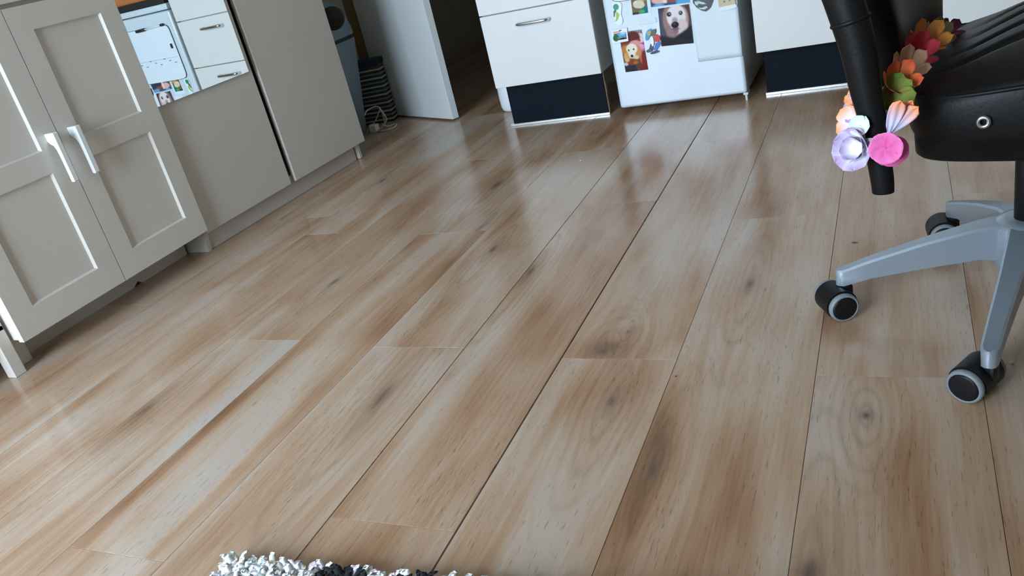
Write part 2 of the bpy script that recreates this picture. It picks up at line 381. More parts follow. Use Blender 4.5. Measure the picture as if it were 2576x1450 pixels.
# ------------------------------------------------------------------ white panelled cabinet on the left wall
CX = -2.10
cab = thing('panelled_cabinet', 'tall white cabinet with recessed panel doors and two white bow handles', 'cabinet', (CX, 1.57, 0))
cy0, cy1, cm = 1.208 - 1.57, 1.932 - 1.57, 1.566 - 1.57
zb, zg, zt = 0.087, 0.880, 1.95
box('body', (-0.52, cy0 + 0.004, zb + 0.003), (-0.0225, cy1 - 0.004, zt), M['cab'], cab, 0.002)
def panel_door(name, y0, y1, z0, z1, rails, parent, st=0.066, bot=0.073):
    """shaker door: front at x=0, panels sunk 9 mm behind a sloped moulding"""
    bm = bmesh.new(); d = 0.020; q = 0.009; sl = 0.0042
    holes = []
    zs = [z0 + bot] + [v for r in rails for v in r] + [z1 - 0.064]
    for i in range(0, len(zs), 2): holes.append((y0 + st, y1 - st, zs[i], zs[i + 1]))
    add = lambda *p: bm.faces.new([bm.verts.new(v) for v in p])
    def rect(ya, yb, za, zb_, x): add((x, ya, za), (x, yb, za), (x, yb, zb_), (x, ya, zb_))
    rect(y0, y0 + st, z0, z1, 0); rect(y1 - st, y1, z0, z1, 0)
    zz = [z0] + zs + [z1]
    for i in range(0, len(zz), 2): rect(y0 + st, y1 - st, zz[i], zz[i + 1], 0)
    for a, b, c, e in holes:
        rect(a + sl, b - sl, c + sl, e - sl, -q)
        add((0, a, c), (0, b, c), (-q, b - sl, c + sl), (-q, a + sl, c + sl)); add((0, a, e), (0, b, e), (-q, b - sl, e - sl), (-q, a + sl, e - sl))
        add((0, a, c), (0, a, e), (-q, a + sl, e - sl), (-q, a + sl, c + sl)); add((0, b, c), (0, b, e), (-q, b - sl, e - sl), (-q, b - sl, c + sl))
    rect(y0, y1, z0, z1, -d)
    add((0, y0, z0), (0, y1, z0), (-d, y1, z0), (-d, y0, z0)); add((0, y0, z1), (0, y1, z1), (-d, y1, z1), (-d, y0, z1))
    add((0, y0, z0), (0, y0, z1), (-d, y0, z1), (-d, y0, z0)); add((0, y1, z0), (0, y1, z1), (-d, y1, z1), (-d, y1, z0))
    bmesh.ops.remove_doubles(bm, verts=bm.verts, dist=1e-5)
    return finish(name, bm, M['cab'], parent)
def bow_handle(parent, y, z0, z1):
    """white plastic bow handle: wide feet flowing into a slim bar"""
    bm = bmesh.new(); w = 0.0068
    poly = [(0, z1), (0, z1 - 0.020), (0.006, z1 - 0.028), (0.016, z1 - 0.034), (0.021, z1 - 0.046), (0.0225, z1 - 0.07), (0.0225, z0 + 0.002), (0.0245, z0), (0.0335, z0), (0.0355, z0 + 0.002), (0.0355, z1 - 0.002), (0.0335, z1)]
    add_prism(bm, poly, lambda p: (p[0], y - w, p[1]), lambda p: (p[0], y + w, p[1]))
    return shade_auto(finish('handle', bm, M['handle_white'], parent))
mid = (0.462 , 0.524)
def sc(z): return 0.82 - (0.82 - z) * 1.0269
rails = [(sc(0.462), sc(0.522))]
d1 = panel_door('door', cy0, cm - 0.0015, zb, zg - 0.004, rails, cab)
d2 = panel_door('door', cm + 0.0015, cy1, zb, zg - 0.004, rails, cab)
bow_handle(d1, cm - 0.034, sc(0.424), sc(0.560)); bow_handle(d2, cm + 0.040, sc(0.422), sc(0.556))
panel_door('door', cy0, cm - 0.0015, zg + 0.008, zt, [(1.38, 1.45)], cab); panel_door('door', cm + 0.0015, cy1, zg + 0.008, zt, [(1.38, 1.45)], cab)
bm = bmesh.new()
prof = [(cy0 + 0.05, zb + 0.002), (cy1 + 0.012, zb + 0.002), (cy1 + 0.012, 0.0), (cy1 - 0.20, 0.0), (cy1 - 0.215, 0.012), (cy1 - 0.24, 0.0), (cy0 + 0.05, 0)]
add_prism(bm, prof, lambda p: (-0.150, p[0], p[1]), lambda p: (-0.167, p[0], p[1]))
finish('kick_board', bm, M['cab'], cab)
box('foot', (-0.135, cy0 + 0.02, 0.0), (-0.095, cy0 + 0.055, zb + 0.002), M['cab'], cab, 0.003)
box('foot', (-0.50, cy0 + 0.02, 0.0), (-0.46, cy0 + 0.055, zb + 0.002), M['cab'], cab, 0.003)
# small white shelf unit left of it: only its corner post and lower rails show
sh = thing('shelf_unit', 'white slim-legged shelf unit whose corner leg stands against the panelled cabinet', 'shelf', (-2.16, 1.185, 0))
for dx, dy in ((0, 0), (-0.40, 0), (0, -0.75), (-0.40, -0.75)):
    box('leg', (dx - 0.017, dy - 0.017, 0), (dx + 0.017, dy + 0.017, 0.62), M['cab'], sh, 0.002)
for z in (0.085, 0.60):
    box('rail', (-0.010, -0.733, z), (0.008, -0.017, z + 0.045), M['cab'], sh, 0.002)
    box('shelf_board', (-0.417, -0.767, z + 0.045), (0.017, 0.017, z + 0.06), M['cab'], sh, 0.002)

# ------------------------------------------------------------------ wardrobe with mirror
TH = math.radians(-2.6)
war = thing('wardrobe', 'plain off-white wardrobe with smooth doors split by a dark vertical gap', 'wardrobe', (-2.11, 2.3, 0), TH)
wl, wr, wz = 1.95 - 2.3, 2.915 - 2.3, 0.069
gap0, gap1 = 2.407 - 2.3, 2.437 - 2.3
ya, yb, za = wl + 0.005, wr - 0.012, wz + 0.006
boxes('body', [((-0.53, ya, za), (-0.02, ya + 0.018, 2.10)), ((-0.53, yb - 0.018, za), (-0.02, yb, 2.10)), ((-0.53, ya + 0.018, za), (-0.02, yb - 0.018, za + 0.018)),
               ((-0.53, ya + 0.018, 2.082), (-0.02, yb - 0.018, 2.10)), ((-0.53, ya + 0.018, za + 0.018), (-0.522, yb - 0.018, 2.082))], M['ward'], war)
box('door', (-0.018, wl, wz), (0, gap0, 2.08), M['ward'], war, 0.0025)
box('door', (-0.018, gap1, wz), (0, wr, 2.08), M['ward'], war, 0.0025)
box('plinth', (-0.055, wl + 0.012, 0.0), (-0.037, wr - 0.045, wz + 0.006), M['ward'], war, 0.002)
bm = bmesh.new()
add_prism(bm, [(-0.053, wz + 0.006), (-0.020, wz + 0.006), (-0.032, 0.0), (-0.16, 0.0), (-0.16, wz + 0.006)], lambda p: (p[0], wl + 0.001, p[1]), lambda p: (p[0], wl + 0.018, p[1]))
finish('foot', bm, M['ward'], war)
box('foot', (-0.10, wr - 0.034, 0.0), (-0.026, wr - 0.014, wz + 0.006), M['ward'], war, 0.004)
# mirror hung on the left door (its foot stands slightly off the door)
mth = TH
mr = thing('mirror', 'frameless rectangular mirror fixed to the plain wardrobe door, reflecting the kitchen drawers', 'mirror', (-2.11 + 0.08 * math.tan(-TH) + 0.0112, 2.38, 0.506), mth)
box('glass', (-0.004, 1.945 - 2.38, 0), (0, 0.0, 1.25), M['mirror'], mr, 0.0008, seg=1)
box('backing', (-0.009, 1.948 - 2.38, 0.003), (-0.0042, -0.003, 1.247), M['darkgrey'], mr)

# ------------------------------------------------------------------ kitchen run
YD, YP, YF = 3.053, 3.120, 3.070
du = thing('drawer_unit', 'white kitchen drawer unit with chrome handles over a black plinth', 'cabinet', (-1.26, YD, 0))
a, b = -1.486 + 1.26, -1.034 + 1.26
box('carcass', (a + 0.004, 0.021, 0.176), (b - 0.003, 0.60, 0.90), M['side'], du, 0.002)
def bar_handle(parent, xc, z, hw=0.064):
    pts = spline([(xc - hw, 0, z), (xc - hw, -0.014, z), (xc - hw + 0.010, -0.027, z), (xc, -0.030, z), (xc + hw - 0.010, -0.027, z), (xc + hw, -0.014, z), (xc + hw, 0, z)], 5)
    o = tube('handle', pts, 0.0062, M['chrome'], parent, 10)
    return o
for z0, z1 in ((0.178, 0.461), (0.465, 0.682), (0.686, 0.895)):
    dr = box('drawer', (a, 0, z0), (b, 0.019, z1), M['kit'], du, 0.002)
    bar_handle(dr, -1.264 + 1.26, z1 - 0.048)
pl = box('plinth', (-1.472 + 1.26, YP - YD, 0.004), (-1.052 + 1.26, YP - YD + 0.016, 0.176), M['plinth'], du, 0.001)
box('seal_strip', (-1.485 + 1.26, YP - YD - 0.009, 0.0), (-1.048 + 1.26, YP - YD + 0.004, 0.009), M['alu'], pl, 0.001)
bm = bmesh.new()
pts = [(0, 0.176), (0.006, 0.176), (0.004, 0.14), (0.007, 0.11), (0.0045, 0.07), (0.006, 0.03), (0.005, 0.008), (0, 0.008)]
add_prism(bm, pts, lambda p: (-1.0525 + 1.26 + p[0] * 0.8, YP - YD + 0.001, p[1]), lambda p: (-1.0525 + 1.26 + p[0], YP - YD + 0.016, p[1]))
finish('chipped_edge', bm, M['chip'], pl)
tag(box('worktop', (-1.495, YD - 0.015, 0.90), (-1.026, YB - 0.005, 0.938), M['worktop'], bev=0.004), 'short dark worktop slab lying on the white drawer unit', 'worktop')
# right-hand base cabinets
def base_cab(x0, x1, label):
    t = thing('base_cabinet', label, 'cabinet', ((x0 + x1) / 2, YD - 0.012, 0))
    hw = (x1 - x0) / 2
    box('carcass', (-hw + 0.003, 0.021, 0.176), (hw - 0.003, 0.60, 0.90), M['side'], t, 0.002)
    d = box('door', (-hw, 0, 0.172), (hw, 0.019, 0.895), M['kit'], t, 0.002)
    bar_handle(d, 0, 0.84)
    p = box('plinth', (-hw + 0.012, 0.078, 0.004), (hw + 0.0, 0.094, 0.176), M['plinth'], t, 0.001)
    box('seal_strip', (-hw + 0.008, 0.069, 0.0), (hw, 0.082, 0.009), M['alu'], p, 0.001)
    return t
base_cab(-0.456, 0.1215, 'white base cabinet directly beside the fridge, with a tall flat door')
base_cab(0.1265, 0.72, 'white base cabinet farther from the fridge, behind the black chair seat')
tag(box('worktop', (-0.466, YD - 0.03, 0.90), (0.73, YB - 0.005, 0.938), M['worktop'], bev=0.004), 'long dark worktop slab lying across the two white base cabinets', 'worktop')
# fridge
FX0, FX1 = -0.988, -0.506
fr = thing('fridge', 'small white fridge covered with photos and magnets', 'fridge', ((FX0 + FX1) / 2, YF, 0))
fw = (FX1 - FX0) / 2
box('body', (-fw + 0.003, 0.052, 0.022), (fw - 0.003, 0.50, 0.748), M['fridge'], fr, 0.006)
box('door', (-fw, 0, 0.028), (fw, 0.042, 0.746), M['fridge'], fr, 0.011, seg=4)
box('gasket', (-fw + 0.008, 0.041, 0.032), (fw - 0.008, 0.053, 0.74), M['darkgrey'], fr)
box('top_panel', (-fw - 0.001, -0.002, 0.750), (fw + 0.001, 0.50, 0.778), M['fridge'], fr, 0.005)
for sx in (-1, 1):
    lathe('foot', [(0, 0), (0.014, 0), (0.014, 0.006), (0.008, 0.007), (0.008, 0.026), (0, 0.026)], M['whitebin'], fr, 16, (sx * (fw - 0.03), 0.16, 0))
bm = bmesh.new(); add_box(bm, (fw - 0.016, 0.006, 0.020), (fw + 0.002, 0.056, 0.0285), 0.002); add_tube(bm, [(fw - 0.006, 0.012, 0.0), (fw - 0.006, 0.012, 0.021)], 0.0045)
finish('hinge', bm, M['plug'], fr)
tag(box('tray', (FX0 + 0.03, YF + 0.02, 0.7785), (FX1 - 0.02, YF + 0.40, 0.808), M['black'], bev=0.003), 'flat black tray lying on top of the white fridge', 'tray')
wb_ = thing('wooden_box', 'orange-brown wooden box standing on the black tray', 'box', (-0.74, YF + 0.2, 0.8085))
box('case', (-0.18, -0.15, 0), (0.18, 0.15, 0.19), M['orange'], wb_, 0.008)
box('lid', (-0.185, -0.155, 0.19), (0.185, 0.155, 0.21), M['orange'], wb_, 0.006)
box('clasp', (-0.02, -0.158, 0.17), (0.02, -0.1545, 0.20), M['alu'], wb_, 0.001)

# ------------------------------------------------------------------ fridge door: flat prints, paper, magnets
def sm(e0, e1, x):
    t = max(0, min(1, (x - e0) / (e1 - e0))) if e1 != e0 else float(x > e0)
    return t * t * (3 - 2 * t)
def paint(layers, u, v):
    c = None
    for l in layers:
        k = l[0]; col = l[-1]
        if k == 'fill': w = 1.0
        elif k == 'e':                                   # soft ellipse: cx cy rx ry softness
            cx, cy, rx, ry, s = l[1:6]; ang = l[6] if len(l) > 7 else 0
            dx, dy = u - cx, v - cy
            dx, dy = dx * math.cos(ang) + dy * math.sin(ang), -dx * math.sin(ang) + dy * math.cos(ang)
            d = math.sqrt((dx / rx) ** 2 + (dy / ry) ** 2); w = 1 - sm(1 - s, 1 + s, d)
        elif k == 'r':                                   # soft rectangle: u0 v0 u1 v1 softness
            a, b_, c2, d2, s = l[1:6]
            w = sm(a - s, a + s, u) * (1 - sm(c2 - s, c2 + s, u)) * sm(b_ - s, b_ + s, v) * (1 - sm(d2 - s, d2 + s, v))
        elif k == 'h':                                   # half plane: nx ny offset softness
            nx, ny, o, s = l[1:5]; w = sm(o - s, o + s, u * nx + v * ny)
        lc = rgb(*col)
        c = lc if c is None else tuple(p * (1 - w) + q * w for p, q in zip(c, lc))
    return c
def picture(name, corners, layers, label, cat, nu=44, nv=56, y=YF, th=0.0012, curl=0.0, group=None):
    """flat print on the fridge door; corners TL TR BR BL in photo pixels, kept in the door plane"""
    P = [ony(c, y - th) for c in corners]
    cen = sum(P, Vector()) / 4
    bm = bmesh.new(); lay = bm.loops.layers.float_color.new('Col')
    V = [[None] * (nu + 1) for _ in range(nv + 1)]
    for j in range(nv + 1):
        for i in range(nu + 1):
            u, v = i / nu, j / nv
            p = (P[0] * (1 - u) + P[1] * u) * (1 - v) + (P[3] * (1 - u) + P[2] * u) * v
            p = p - cen; p.y -= curl * (u ** 3) * v
            V[j][i] = bm.verts.new(p)
    for j in range(nv):
        for i in range(nu):
            f = bm.faces.new((V[j][i], V[j + 1][i], V[j + 1][i + 1], V[j][i + 1]))
            for lp, (a, b_) in zip(f.loops, ((i, j), (i, j + 1), (i + 1, j + 1), (i + 1, j))):
                lp[lay] = (*paint(layers, a / nu, b_ / nv), 1)
    # paper back and rim
    B = [[bm.verts.new((v.co.x, v.co.y + th * 0.8, v.co.z)) for v in row] for row in V]
    new = []
    for j in range(nv):
        for i in range(nu): new.append(bm.faces.new((B[j][i], B[j][i + 1], B[j + 1][i + 1], B[j + 1][i])))
    for i in range(nu): new += [bm.faces.new((V[0][i], V[0][i + 1], B[0][i + 1], B[0][i])), bm.faces.new((V[nv][i], B[nv][i], B[nv][i + 1], V[nv][i + 1]))]
    for j in range(nv): new += [bm.faces.new((V[j][0], B[j][0], B[j + 1][0], V[j + 1][0])), bm.faces.new((V[j][nu], V[j + 1][nu], B[j + 1][nu], B[j][nu]))]
    for f in new:
        for lp in f.loops: lp[lay] = (0.8, 0.8, 0.8, 1)
    o = finish(name, bm, M['print'], None, cen)
    return tag(o, label, cat, group)
DOG = [('fill', (58, 52, 66)), ('h', 1, 0, 0.72, 0.10, (92, 66, 62)), ('r', 0.0, 0.1, 0.16, 0.8, 0.08, (74, 80, 100)), ('r', 0.86, 0.0, 0.95, 0.5, 0.05, (64, 50, 54)),
       ('e', 0.27, 0.34, 0.15, 0.34, 0.2, (158, 120, 112)), ('e', 0.80, 0.34, 0.13, 0.28, 0.2, (176, 142, 132)), ('e', 0.48, 0.80, 0.36, 0.30, 0.2, (96, 78, 80)),
       ('e', 0.42, 0.66, 0.22, 0.22, 0.2, (150, 124, 122)),
       ('e', 0.55, 0.26, 0.30, 0.30, 0.12, (226, 218, 216)), ('e', 0.58, 0.45, 0.22, 0.26, 0.15, (222, 216, 218)), ('e', 0.72, 0.52, 0.16, 0.18, 0.2, (214, 192, 186)),
       ('e', 0.50, 0.36, 0.09, 0.08, 0.4, (168, 148, 144)),
       ('h', 0.45, 0.90, 0.92, 0.04, (26, 26, 36)), ('h', -0.25, 1, 0.70, 0.05, (38, 34, 42)),
       ('e', 0.49, 0.645, 0.10, 0.07, 0.25, (150, 104, 122)), ('e', 0.49, 0.58, 0.13, 0.04, 0.3, (120, 92, 100)),
       ('e', 0.335, 0.185, 0.075, 0.062, 0.2, (20, 18, 24)), ('e', 0.345, 0.178, 0.018, 0.014, 0.5, (220, 226, 240)),
       ('e', 0.70, 0.19, 0.062, 0.058, 0.2, (28, 28, 40)), ('e', 0.69, 0.18, 0.022, 0.026, 0.5, (140, 160, 190)),
       ('e', 0.49, 0.475, 0.125, 0.085, 0.15, (24, 22, 28)), ('e', 0.47, 0.45, 0.05, 0.02, 0.5, (70, 68, 80))]
KID = [('fill', (120, 62, 44)), ('r', -0.2, -0.2, 0.42, 0.16, 0.05, (140, 140, 134)), ('r', 0.4, -0.2, 1.2, 0.05, 0.05, (150, 150, 142)),
       ('e', 0.88, 0.2, 0.2, 0.12, 0.2, (226, 206, 206)), ('e', 0.58, 0.17, 0.30, 0.16, 0.15, (96, 40, 34)), ('e', 0.78, 0.26, 0.10, 0.05, 0.2, (150, 40, 50)),
       ('e', 0.62, 0.31, 0.24, 0.07, 0.2, (214, 150, 150), ), ('e', 0.85, 0.42, 0.16, 0.08, 0.2, (230, 150, 186)), ('r', 0.72, 0.46, 1.1, 0.56, 0.05, (206, 138, 170)),
       ('e', 0.80, 0.64, 0.08, 0.18, 0.2, (196, 104, 96)), ('e', 0.95, 0.75, 0.16, 0.25, 0.2, (116, 46, 30)),
       ('e', 0.18, 0.46, 0.20, 0.13, 0.2, (186, 124, 60)), ('e', 0.68, 0.50, 0.15, 0.14, 0.2, (198, 140, 84)), ('e', 0.20, 0.62, 0.16, 0.10, 0.2, (206, 160, 100)),
       ('e', 0.44, 0.44, 0.24, 0.13, 0.12, (236, 226, 204)), ('e', 0.42, 0.56, 0.15, 0.12, 0.12, (232, 224, 208)), ('e', 0.56, 0.66, 0.14, 0.05, 0.25, (222, 196, 160)),
       ('e', 0.38, 0.76, 0.25, 0.08, 0.25, (140, 66, 28)), ('e', 0.16, 0.70, 0.10, 0.05, 0.25, (216, 176, 120)), ('e', 0.52, 0.80, 0.10, 0.06, 0.3, (176, 104, 46)),
       ('r', -0.1, 0.83, 0.55, 1.1, 0.03, (46, 40, 54)), ('e', 0.08, 0.80, 0.09, 0.04, 0.3, (200, 196, 186)), ('r', 0.66, 0.85, 1.1, 1.1, 0.03, (120, 36, 28)), ('e', 0.62, 0.88, 0.12, 0.07, 0.3, (90, 60, 50)),
       ('e', 0.30, 0.465, 0.042, 0.022, 0.2, (18, 14, 12)), ('e', 0.52, 0.45, 0.042, 0.022, 0.2, (18, 14, 12)), ('e', 0.40, 0.615, 0.062, 0.035, 0.2, (14, 12, 14))]
CATP = [('fill', (96, 84, 60)), ('e', 0.3, 0.2, 0.4, 0.2, 0.3, (150, 120, 70)), ('e', 0.70, 0.42, 0.32, 0.12, 0.2, (206, 156, 84)), ('e', 0.45, 0.62, 0.34, 0.14, 0.15, (206, 196, 170)),
        ('e', 0.28, 0.58, 0.14, 0.07, 0.3, (236, 232, 218)), ('h', 0.45, 0.9, 0.97, 0.03, (24, 110, 118)), ('e', 0.42, 0.66, 0.30, 0.12, 0.12, (214, 206, 176)), ('e', 0.55, 0.92, 0.14, 0.05, 0.3, (60, 170, 90)), ('h', -0.8, 0.7, 0.50, 0.03, (30, 40, 44))]
TOPP = [('fill', (60, 44, 42)), ('h', 0, 1, 0.35, 0.1, (52, 66, 78)), ('e', 0.25, 0.8, 0.22, 0.14, 0.2, (226, 176, 168)), ('e', 0.62, 0.86, 0.2, 0.10, 0.2, (150, 74, 66)), ('r', 0.33, 0.6, 0.42, 0.93, 0.02, (236, 216, 200)),
        ('h', 0, 1, 0.93, 0.02, (40, 84, 130)), ('r', 0.66, 0.86, 1.1, 1.1, 0.03, (92, 160, 206)), ('e', 0.2, 0.97, 0.14, 0.03, 0.3, (90, 176, 226))]
SEA = [('fill', (236, 240, 240)), ('r', 0.08, 0.14, 0.55, 0.26, 0.02, (226, 156, 140)), ('r', 0.10, 0.30, 0.90, 0.82, 0.008, (30, 44, 52)), ('r', 0.14, 0.34, 0.86, 0.78, 0.01, (96, 176, 226)),
       ('e', 0.7, 0.36, 0.2, 0.08, 0.3, (160, 210, 240)), ('e', 0.22, 0.62, 0.20, 0.26, 0.1, (52, 96, 52)), ('r', 0.30, 0.58, 0.86, 0.67, 0.02, (128, 138, 112)), ('e', 0.66, 0.76, 0.26, 0.07, 0.1, (18, 24, 28)), ('e', 0.55, 0.12, 0.10, 0.04, 0.2, (40, 40, 44))]
pol = Vector((0, 1, 0))
picture('photo_print', [(1655, 22), (1734, 10), (1745, 108), (1664, 117)], DOG, 'photo of a pale dog with dark eyes stuck on the fridge door', 'photo', curl=0.004)
picture('photo_print', [(1556, 82), (1614, 74), (1631, 175), (1574, 182)], KID, 'photo of a golden dog hugged by a red-haired child on the fridge', 'photo')
# photo with white border: frame card + print
picture('photo_print', [(1577, -34), (1630, -42), (1640, 42), (1588, 50)], [('fill', (216, 230, 238)), ] + [('r', 0.10, 0.06, 0.86, 0.86, 0.004, (120, 100, 70))] +
        [(l[0], *([0.10 + 0.76 * l[1], 0.06 + 0.80 * l[2], 0.76 * l[3], 0.80 * l[4], l[5]] if l[0] == 'e' else l[1:-1]), l[-1]) for l in CATP if l[0] == 'e'] +
        [('r', 0.55, 0.66, 0.86, 0.86, 0.004, (24, 110, 118)), ('r', 0.10, 0.80, 0.40, 0.86, 0.02, (30, 44, 48)), ('e', 0.52, 0.60, 0.20, 0.10, 0.12, (214, 206, 176)), ('e', 0.60, 0.80, 0.10, 0.05, 0.3, (60, 170, 90))],
        'white-bordered snapshot of tan animals and teal water on the fridge', 'photo')
picture('photo_print', [(1628, -62), (1727, -74), (1735, 6), (1638, 18)], TOPP, 'dark group photo with a blue lower edge above the pale dog photo', 'photo', y=YF - 0.004)
sm_ = thing('picture_magnet', 'white-framed seaside landscape magnet with blue sky overlapping a photo corner', 'magnet', ony((1560, 92), YF - 0.003))
o = picture('print_face', [(1539, 76), (1577, 70), (1581, 103), (1543, 110)], SEA, 'x', 'x', 36, 30, y=YF - 0.006, th=0.001)
del o['label'], o['category']; o.parent = sm_; o.location = o.location - sm_.location
P = [ony(c, YF - 0.0035) - sm_.location for c in [(1539, 76), (1577, 70), (1581, 103), (1543, 110)]]
bm = bmesh.new(); add_prism(bm, [(p.x, p.z) for p in P], lambda p: (p[0], -0.0028, p[1]), lambda p: (p[0], 0.0008, p[1])); finish('frame', bm, M['paper'], sm_)
# paper sheet hanging from two magnets
def sheet(name, corners, material, label, cat, y0, th=0.0008, lift=0.0, kind=None):
    P = [ony(c, y0) for c in corners]; cen = sum(P, Vector()) / 4
    bm = bmesh.new(); n = 12; V = []; B = []
    for j in range(n + 1):
        row = []; rb = []
        for i in range(n + 1):
            u, v = i / n, j / n
            p = (P[0] * (1 - u) + P[1] * u) * (1 - v) + (P[3] * (1 - u) + P[2] * u) * v - cen
            off = lift * (v ** 2) * (0.35 + 0.65 * u * u)
            row.append(bm.verts.new(p - Vector((0, off, 0)))); rb.append(bm.verts.new(p - Vector((0, off - th, 0))))
        V.append(row); B.append(rb)
    for j in range(n):
        for i in range(n):
            bm.faces.new((V[j][i], V[j + 1][i], V[j + 1][i + 1], V[j][i + 1])); bm.faces.new((B[j][i], B[j][i + 1], B[j + 1][i + 1], B[j + 1][i]))
    for k in range(n):
        bm.faces.new((V[0][k], V[0][k + 1], B[0][k + 1], B[0][k])); bm.faces.new((V[n][k], B[n][k], B[n][k + 1], V[n][k + 1]))
        bm.faces.new((V[k][0], B[k][0], B[k + 1][0], V[k + 1][0])); bm.faces.new((V[k][n], V[k + 1][n], B[k + 1][n], B[k][n]))
    return tag(finish(name, bm, material, None, cen, True), label, cat)
sheet('paper_sheet', [(1729, -18), (1851, -34), (1868, 141), (1757, 156)], M['paper'], 'blank white paper sheet hanging on the fridge under two magnets', 'paper', YF - 0.0015, lift=0.006)
sheet('paper_strip', [(1606, 50), (1650, 43), (1653, 56), (1609, 63)], M['paper'], 'narrow white paper strip beside the pale dog photo', 'paper', YF - 0.0012)
def blob_poly(cx, cy, rx, ry, n=18, ang=0, sq=2.0):
    out = []
    for k in range(n):
        t = 2 * PI * k / n; c, s = math.cos(t), math.sin(t)
        x = rx * math.copysign(abs(c) ** (2 / sq), c); y = ry * math.copysign(abs(s) ** (2 / sq), s)
        out.append((cx + x * math.cos(ang) - y * math.sin(ang), cy + x * math.sin(ang) + y * math.cos(ang)))
    return out
CM = {}
def cmat(c):
    if c not in CM: CM[c] = mat('enamel_%d_%d_%d' % c, rgb(*c), 0.4, noise=0.04)
    return CM[c]
def magnet(name, label, center, pieces, y=YF - 0.001, cat='magnet', base=0.004):
    """pieces: (part name, photo-pixel polygon, colour, y0 (depth off door), thickness)"""
    t = thing(name, label, cat, ony(center, y))
    for pn, poly, c, d0, th in pieces:
        pts = [ony(p, y) - t.location for p in poly]
        bm = bmesh.new(); add_prism(bm, [(p.x, p.z) for p in pts], lambda p: (p[0], -d0, p[1]), lambda p: (p[0], -d0 - th, p[1]))
        finish(pn, bm, cmat(c), t)
    return t
A = math.radians(80)
magnet('flip_flop_magnet', 'small white flip-flop shaped magnet with green flower and lime stripe', (1553, 33), [
    ('sole', [(1541, 9), (1548, 5), (1558, 4), (1564, 9), (1564, 22), (1563, 36), (1567, 48), (1567, 57), (1562, 63), (1555, 63), (1550, 56), (1546, 44), (1543, 30), (1541, 18)], (226, 238, 240), 0, 0.004),
    ('flower', blob_poly(1550, 17, 7, 8, 12), (40, 140, 104), 0.0041, 0.002),
    ('strap', [(1544, 28), (1547, 24), (1552, 27), (1548, 32), (1547, 42), (1545, 42)], (60, 76, 70), 0.0041, 0.0015),
    ('stripe', [(1550, 30), (1555, 31), (1559, 37), (1556, 46), (1551, 54), (1549, 52), (1551, 43)], (150, 190, 60), 0.0041, 0.001)])
magnet('figure_magnet', 'colourful souvenir figure magnet with red shirt and blue trousers', (1642, 103), [
    ('leg', [(1637, 110), (1643, 108), (1644, 124), (1637, 130), (1632, 128)], (34, 50, 92), 0, 0.005),
    ('leg', [(1650, 108), (1661, 104), (1662, 112), (1652, 127), (1645, 125)], (58, 112, 184), 0, 0.005),
    ('wing', [(1625, 84), (1630, 75), (1637, 72), (1641, 76), (1637, 88), (1631, 100), (1626, 102), (1624, 96)], (62, 148, 196), 0.001, 0.005),
    ('wing_patch', [(1628, 83), (1633, 77), (1639, 78), (1636, 88), (1631, 90)], (168, 166, 84), 0.0061, 0.001),
    ('head', [(1637, 78), (1643, 74), (1650, 72), (1651, 79), (1646, 89), (1639, 90)], (84, 70, 46), 0.002, 0.005),
    ('shirt', [(1646, 89), (1652, 86), (1660, 90), (1662, 100), (1656, 105), (1649, 104)], (200, 44, 40), 0.001, 0.006),
    ('board', blob_poly(1642.5, 103, 3.4, 12.5, 16, -0.08), (236, 240, 246), 0.0065, 0.003),
    ('shoe', blob_poly(1634, 127, 7.5, 4, 12, -0.2), (48, 56, 80), 0.005, 0.003),
    ('skateboard', blob_poly(1648, 131, 11.5, 3, 14, -0.25), (30, 36, 52), 0.001, 0.007)])
magnet('shield_magnet', 'dark rounded magnet with pale green and white swirls holding the paper', (1768, 8), [
    ('plate', [(1742, -14), (1768, -24), (1794, -18), (1794, 2), (1788, 18), (1777, 28), (1766, 26), (1753, 18), (1744, 6)], (30, 40, 44), 0.0015, 0.005),
    ('swirl', [(1748, 3), (1760, 2), (1772, 5), (1778, 9), (1768, 10), (1758, 8), (1756, 13), (1750, 11)], (176, 200, 200), 0.0066, 0.001),
    ('swirl', [(1757, 18), (1766, 19), (1778, 14), (1781, 18), (1773, 23), (1763, 22)], (186, 206, 190), 0.0066, 0.001),
    ('swirl', [(1752, -8), (1768, -14), (1786, -10), (1784, -2), (1766, -2), (1754, 0)], (128, 164, 170), 0.0066, 0.001)])
magnet('house_magnet', 'tan house-shaped magnet with a white base holding the paper', (1830, 4), [
    ('house', [(1806, -4), (1812, -16), (1832, -26), (1848, -14), (1851, 10), (1810, 18)], (196, 176, 140), 0.0015, 0.006),
    ('base', [(1808, 18), (1852, 9), (1855, 16), (1838, 23), (1812, 26)], (220, 230, 236), 0.0015, 0.007),
    ('window', blob_poly(1823, 3, 3, 2, 8), (70, 90, 100), 0.0077, 0.0006),
    ('window', blob_poly(1836, 0, 2.2, 1.8, 8), (90, 110, 120), 0.0077, 0.0006)])
